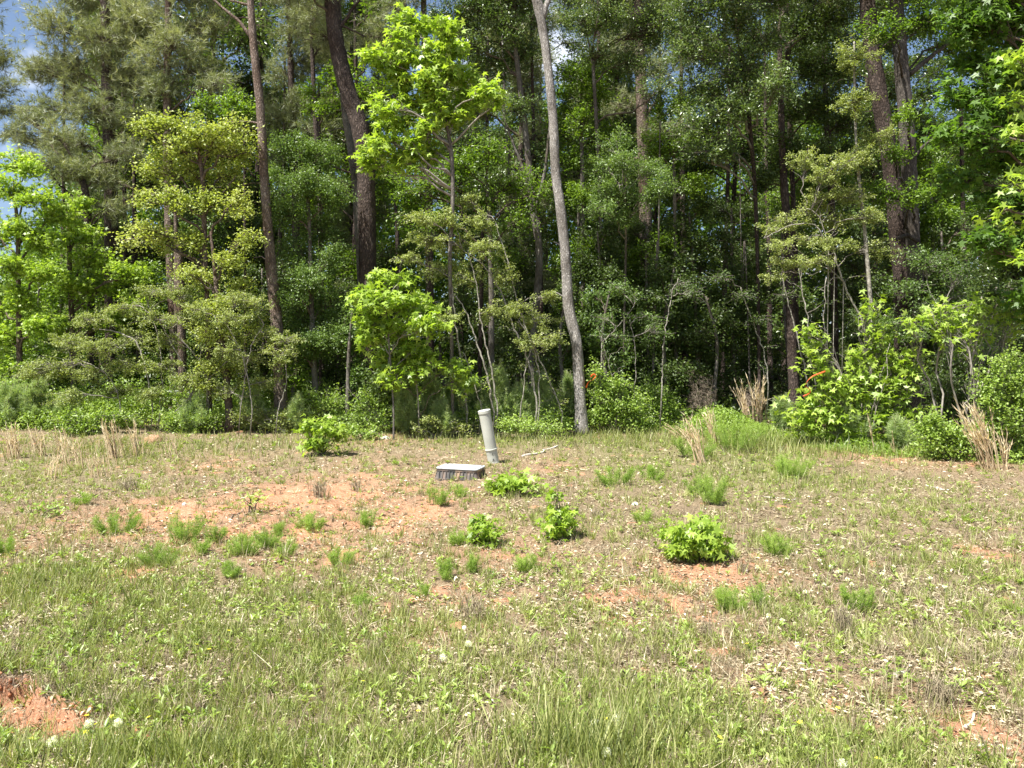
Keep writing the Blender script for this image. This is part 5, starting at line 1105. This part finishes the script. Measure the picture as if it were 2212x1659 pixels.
for lab, u, v, bl, kind, tn, cov, sz in [
    ('small leaved bright shrub touching the right side of the pale trunk', 1330, 935, [(1285, 800, 24, 24), (1300, 840, 34, 30), (1340, 830, 34, 26), (1320, 880, 46, 34), (1370, 870, 40, 30), (1360, 910, 50, 24), (1290, 900, 26, 26)], 'shrub', .6, 2.0, .06),
    ('pale small leaved shrub in front of the young pines left of the pipe', 945, 948, [(930, 905, 34, 20), (970, 915, 34, 18), (900, 925, 30, 14), (1000, 925, 30, 12)], 'haw', .8, 1.5, .05),
    ('pale small leaved shrub in front of the young pines right of the pipe', 1130, 948, [(1100, 915, 34, 18), (1150, 920, 34, 14), (1190, 925, 30, 14)], 'shrub', .9, 1.4, .05),
    ('arching leafy shrub under the elm at the wood edge', 700, 930, [(700, 880, 30, 30), (730, 860, 34, 30), (670, 860, 24, 30), (740, 900, 40, 20)], 'shrub', .3, 1.3, .055),
    ('leafy shrub at the foot of the bright sweetgum trunk', 860, 930, [(850, 860, 34, 26), (880, 850, 30, 30), (850, 895, 40, 18)], 'dark', .8, 1.5, .06),
    ('dark leaved shrub right of the small leaved bright one', 1420, 925, [(1400, 840, 34, 20), (1440, 860, 34, 26), (1420, 890, 46, 26), (1400, 920, 46, 20), (1450, 900, 34, 24)], 'shrub', .35, 1.6, .075),
    ('yellow green shrub at the right frame edge', 2170, 1000, [(2150, 800, 40, 30), (2190, 780, 34, 34), (2130, 850, 40, 34), (2190, 850, 40, 36), (2160, 910, 50, 36), (2200, 930, 40, 40), (2120, 930, 36, 36), (2210, 820, 40, 40), (2240, 880, 50, 70)], 'shrub', .6, 1.9, .055),
    ('low pale shrub right of the big sweetgum bush', 2050, 995, [(2000, 940, 34, 24), (2040, 930, 40, 30), (2080, 950, 40, 26), (2030, 970, 50, 16), (2010, 900, 30, 24)], 'shrub', .55, 1.9, .06),
    ('dark shrub in the shade under the right boughs', 2060, 975, [(2030, 820, 44, 34), (2080, 840, 44, 34), (2050, 880, 50, 30)], 'dark', .6, 1.6, .07),
    ('brambly shrub left of the young pine row', 800, 935, [(790, 860, 40, 30), (830, 880, 34, 30), (780, 910, 46, 22), (830, 920, 40, 18), (850, 830, 30, 26)], 'shrub', .2, 1.4, .055),
    ('low yellow green shrub at the meadow edge left of the sapling', 770, 950, [(760, 930, 44, 16), (800, 935, 34, 14)], 'shrub', .5, 1.5, .06),
    ('pale green shrub in front of the grey trunk on the left', 420, 935, [(380, 905, 46, 20), (440, 905, 46, 20), (410, 925, 60, 14)], 'shrub', .7, 1.6, .055),
    ('low shrub behind the broomsedge on the left', 190, 940, [(150, 905, 46, 20), (220, 900, 50, 22), (180, 925, 60, 14), (270, 905, 40, 20)], 'shrub', .6, 1.6, .06),
    ('bright leafed shrub low in the left thicket', 370, 905, [(360, 850, 44, 20), (400, 860, 34, 18), (330, 870, 34, 16)], 'shrub', .8, 1.3, .07),
    ('tangled grey green shrub at the foot of the reddish pine', 600, 935, [(570, 895, 40, 20), (620, 900, 46, 22), (660, 905, 30, 18), (600, 920, 60, 14), (530, 900, 40, 20)], 'haw', .5, 1.4, .05),
    ('leafy shrub before the left frame edge sweetgum', 60, 920, [(20, 840, 50, 34), (80, 860, 50, 30), (40, 890, 50, 20), (-40, 860, 60, 50)], 'shrub', .45, 1.5, .07),
    ('small shrub between the young pines and the pale trunk', 1200, 940, [(1190, 900, 34, 24), (1150, 915, 34, 18), (1225, 915, 24, 20)], 'shrub', .4, 1.5, .065),
    ('leafy shrub tangled among the young pines behind the pipe', 1010, 935, [(980, 900, 40, 24), (1040, 900, 34, 22), (900, 905, 34, 20), (1100, 905, 40, 22)], 'shrub', .5, 1.3, .06),
    ('bright low shrub behind the broomsedge right of centre', 1560, 925, [(1530, 915, 40, 14), (1590, 905, 44, 16), (1480, 925, 40, 12)], 'shrub', .7, 1.4, .065),
    ('small plants glowing in the dark gap of the wood', 1600, 855, [(1600, 835, 30, 10), (1640, 780, 26, 12)], 'shrub', .5, 1.0, .08)]:
    bush(lab, u, v, bl, kind, 'shrub', 'shrub', SHG, cov, sz, None, 2, .005, 'twig', tn)

# ------------------------------------------------------------------ deeper wood: more trunks and crowns, then the far wood as one mass
DG = 'trees standing deeper in the wood'
protos = []
def deep_proto(seed, pine):
    global rng
    rng = np.random.default_rng(seed)
    u0 = 1106; d = 24.
    hh = rng.uniform(-420, -250)
    bl = []
    for i in range(15):
        v = 760 + (hh - 760) * (i / 14) ** .9
        w = 130 if v < 500 else 90
        for s in (-1, 1):
            bl.append((u0 + s * rng.uniform(25, w), v + rng.uniform(-25, 25), rng.uniform(50, 85), rng.uniform(34, 52), rng.uniform(-1, 1)))
    return tree('tree', d, [(u0, 820, 13), (u0 + rng.uniform(-12, 12), 500, 11), (u0 + rng.uniform(-20, 20), 150, 8), (u0 + rng.uniform(-20, 20), hh, 5)], bl, 'pine' if pine else ['mid', 'dark', 'gloss'][seed % 3], 'dark', name='forest_pine' if pine else 'forest_tree', cov=.95, size=.26 if pine else .12, per=10, tone=.5, r0=.04)
for k in range(5): protos.append(deep_proto(100 + k, k == 3))
rng = np.random.default_rng(77)
labs = ['leafy forest tree deeper in the wood, half lost in shade'] * 5; labs[3] = 'forest pine deeper in the wood, half lost in shade'
spots = []
for r, (dd, n) in enumerate([(24.5, 8), (27.5, 8), (31, 9)]):
    for i in range(n):
        xx = (-.62 + 1.38 * (i + .5 + rng.uniform(-.3, .3)) / n) * dd
        spots.append((xx, dd + rng.uniform(-1, 1)))
for i, (xx, yy) in enumerate(spots):
    k = int(rng.integers(0, 5)) if i >= 5 else i
    src = protos[k]
    if i < 5: o = src
    else:
        o = src.copy(); C.objects.link(o)
        for ch in list(src.children):
            c2 = ch.copy(); C.objects.link(c2); c2.parent = o
    o.location = (xx, yy, Hs(xx, yy)); o.rotation_euler = (0, 0, rng.uniform(0, 6.28)); s = rng.uniform(.85, 1.15) * (.8 if xx < -.5 * yy else 1); o.scale = (s, s, s)
    tag(o, labs[k], 'tree', DG)

def far_wood():
    A = Acc(); n = 330000
    y = rng.uniform(34, 46, n); xf = rng.uniform(-.78, .95, n); x = xf * y
    top = 13.5 + 4 * (fbm(x * .22, y * .22, 111) - .5) * 2
    top = top * smooth(-.72, -.50, xf) * .85 + top * .15 + 0
    z = H(x, y) + rng.random(n) * top
    k = fbm(x * .5 + z * .3, z * .55 + y * .4, 113) + .5 * (fbm(x * 1.7, z * 1.9, 115) - .5)
    m = rng.random(n) < np.maximum(smooth(.32, .52, k) * .95 + .05, 1 - smooth(5, 8, z)); x, y, z = x[m], y[m], z[m]; n = len(x)
    place(A, TPL['oval'], np.stack([x, y, z], 1), rng.normal(0, 1, (n, 3)), norm(rng.normal(0, .7, (n, 3)) + [0, -.3, .8]), rng.uniform(.2, .40, n), np.clip(.0 + .4 * fbm(x * .4, z * .4, 117) + .3 * rng.random(n), 0, 1))
    tag(A.build('far_wood', LM['mid']), 'the far mass of the wood seen between the nearer trees', 'woodland', kind='stuff')
far_wood()
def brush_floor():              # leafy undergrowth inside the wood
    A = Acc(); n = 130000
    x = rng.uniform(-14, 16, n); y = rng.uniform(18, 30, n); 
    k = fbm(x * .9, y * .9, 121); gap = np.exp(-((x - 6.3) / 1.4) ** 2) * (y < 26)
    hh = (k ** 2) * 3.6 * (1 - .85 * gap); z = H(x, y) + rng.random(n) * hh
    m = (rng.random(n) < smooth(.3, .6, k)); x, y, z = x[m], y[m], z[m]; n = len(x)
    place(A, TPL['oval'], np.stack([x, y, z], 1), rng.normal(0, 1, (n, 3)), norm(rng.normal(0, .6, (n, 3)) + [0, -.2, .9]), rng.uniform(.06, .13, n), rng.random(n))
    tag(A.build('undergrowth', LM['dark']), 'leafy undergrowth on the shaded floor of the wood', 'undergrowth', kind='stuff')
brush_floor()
def edge_growth():              # knee high mixed growth where the meadow meets the wood
    A = Acc(); n = 130000
    x = rng.uniform(-14, 11, n); e = 17.3 - smooth(2, 9, x) * 3.9; y = e + rng.uniform(-.5, 1.9, n)
    k = fbm(x * 1.1, y * 1.1, 131); gap = np.exp(-((x - 6.0) / 1.1) ** 2)
    hh = (.15 + .95 * smooth(.25, .8, k)) * (.35 + .65 * smooth(-.5, .6, y - e)) * (1 - .8 * gap) * (.55 + .45 * (x < 1.2))
    z = H(x, y) + rng.random(n) ** .8 * hh
    m = rng.random(n) < smooth(.22, .5, k) * smooth(-.6, .1, y - e + .6 * (k - .5)); x, y, z, k = x[m], y[m], z[m], k[m]; n = len(x)
    place(A, TPL['small'], np.stack([x, y, z], 1), rng.normal(0, 1, (n, 3)) + [0, 0, .3], norm(rng.normal(0, .6, (n, 3)) + [-.1, -.3, .9]), rng.uniform(.03, .075, n), np.clip(fbm(x * 2, y * 2, 133) * .9 + .35 * rng.random(n) - .1, 0, 1))
    tag(A.build('edge_growth', LM['shrub']), 'mixed knee high leafy growth where meadow meets wood', 'undergrowth', kind='stuff')
edge_growth()
def turf_lip():                 # matted roots and dead grass hanging over the washed out bank
    A = Acc(); n = 3600
    x = rng.uniform(-4.2, -1.55, n); e = np.interp(x, EX, EY_) + .22 * (fbm(x * 4, x * 0, 31) - .5)
    m = rng.random(n) < smooth(.35, .6, fbm(x * 3.1, x * 0, 161)) + .08; x, e = x[m], e[m]; n = len(x)
    y = e + rng.uniform(-.01, .12, n); z = H(x, np.maximum(y, e + .06)) + .01
    D = np.stack([rng.normal(0, .5, n), -np.abs(rng.normal(.6, .4, n)), rng.uniform(-1.1, .25, n)], 1)
    place(A, tpl_blade(1., -.35), np.stack([x, y - .03, z], 1), D, norm(rng.normal(0, 1, (n, 3))), rng.uniform(.03, .10, n), rng.random(n), rng.uniform(.02, .05, n))
    tag(A.build('turf_fringe', LM['thatch']), 'matted dead roots and grass hanging over the clay bank', 'ground cover', kind='stuff')
turf_lip()
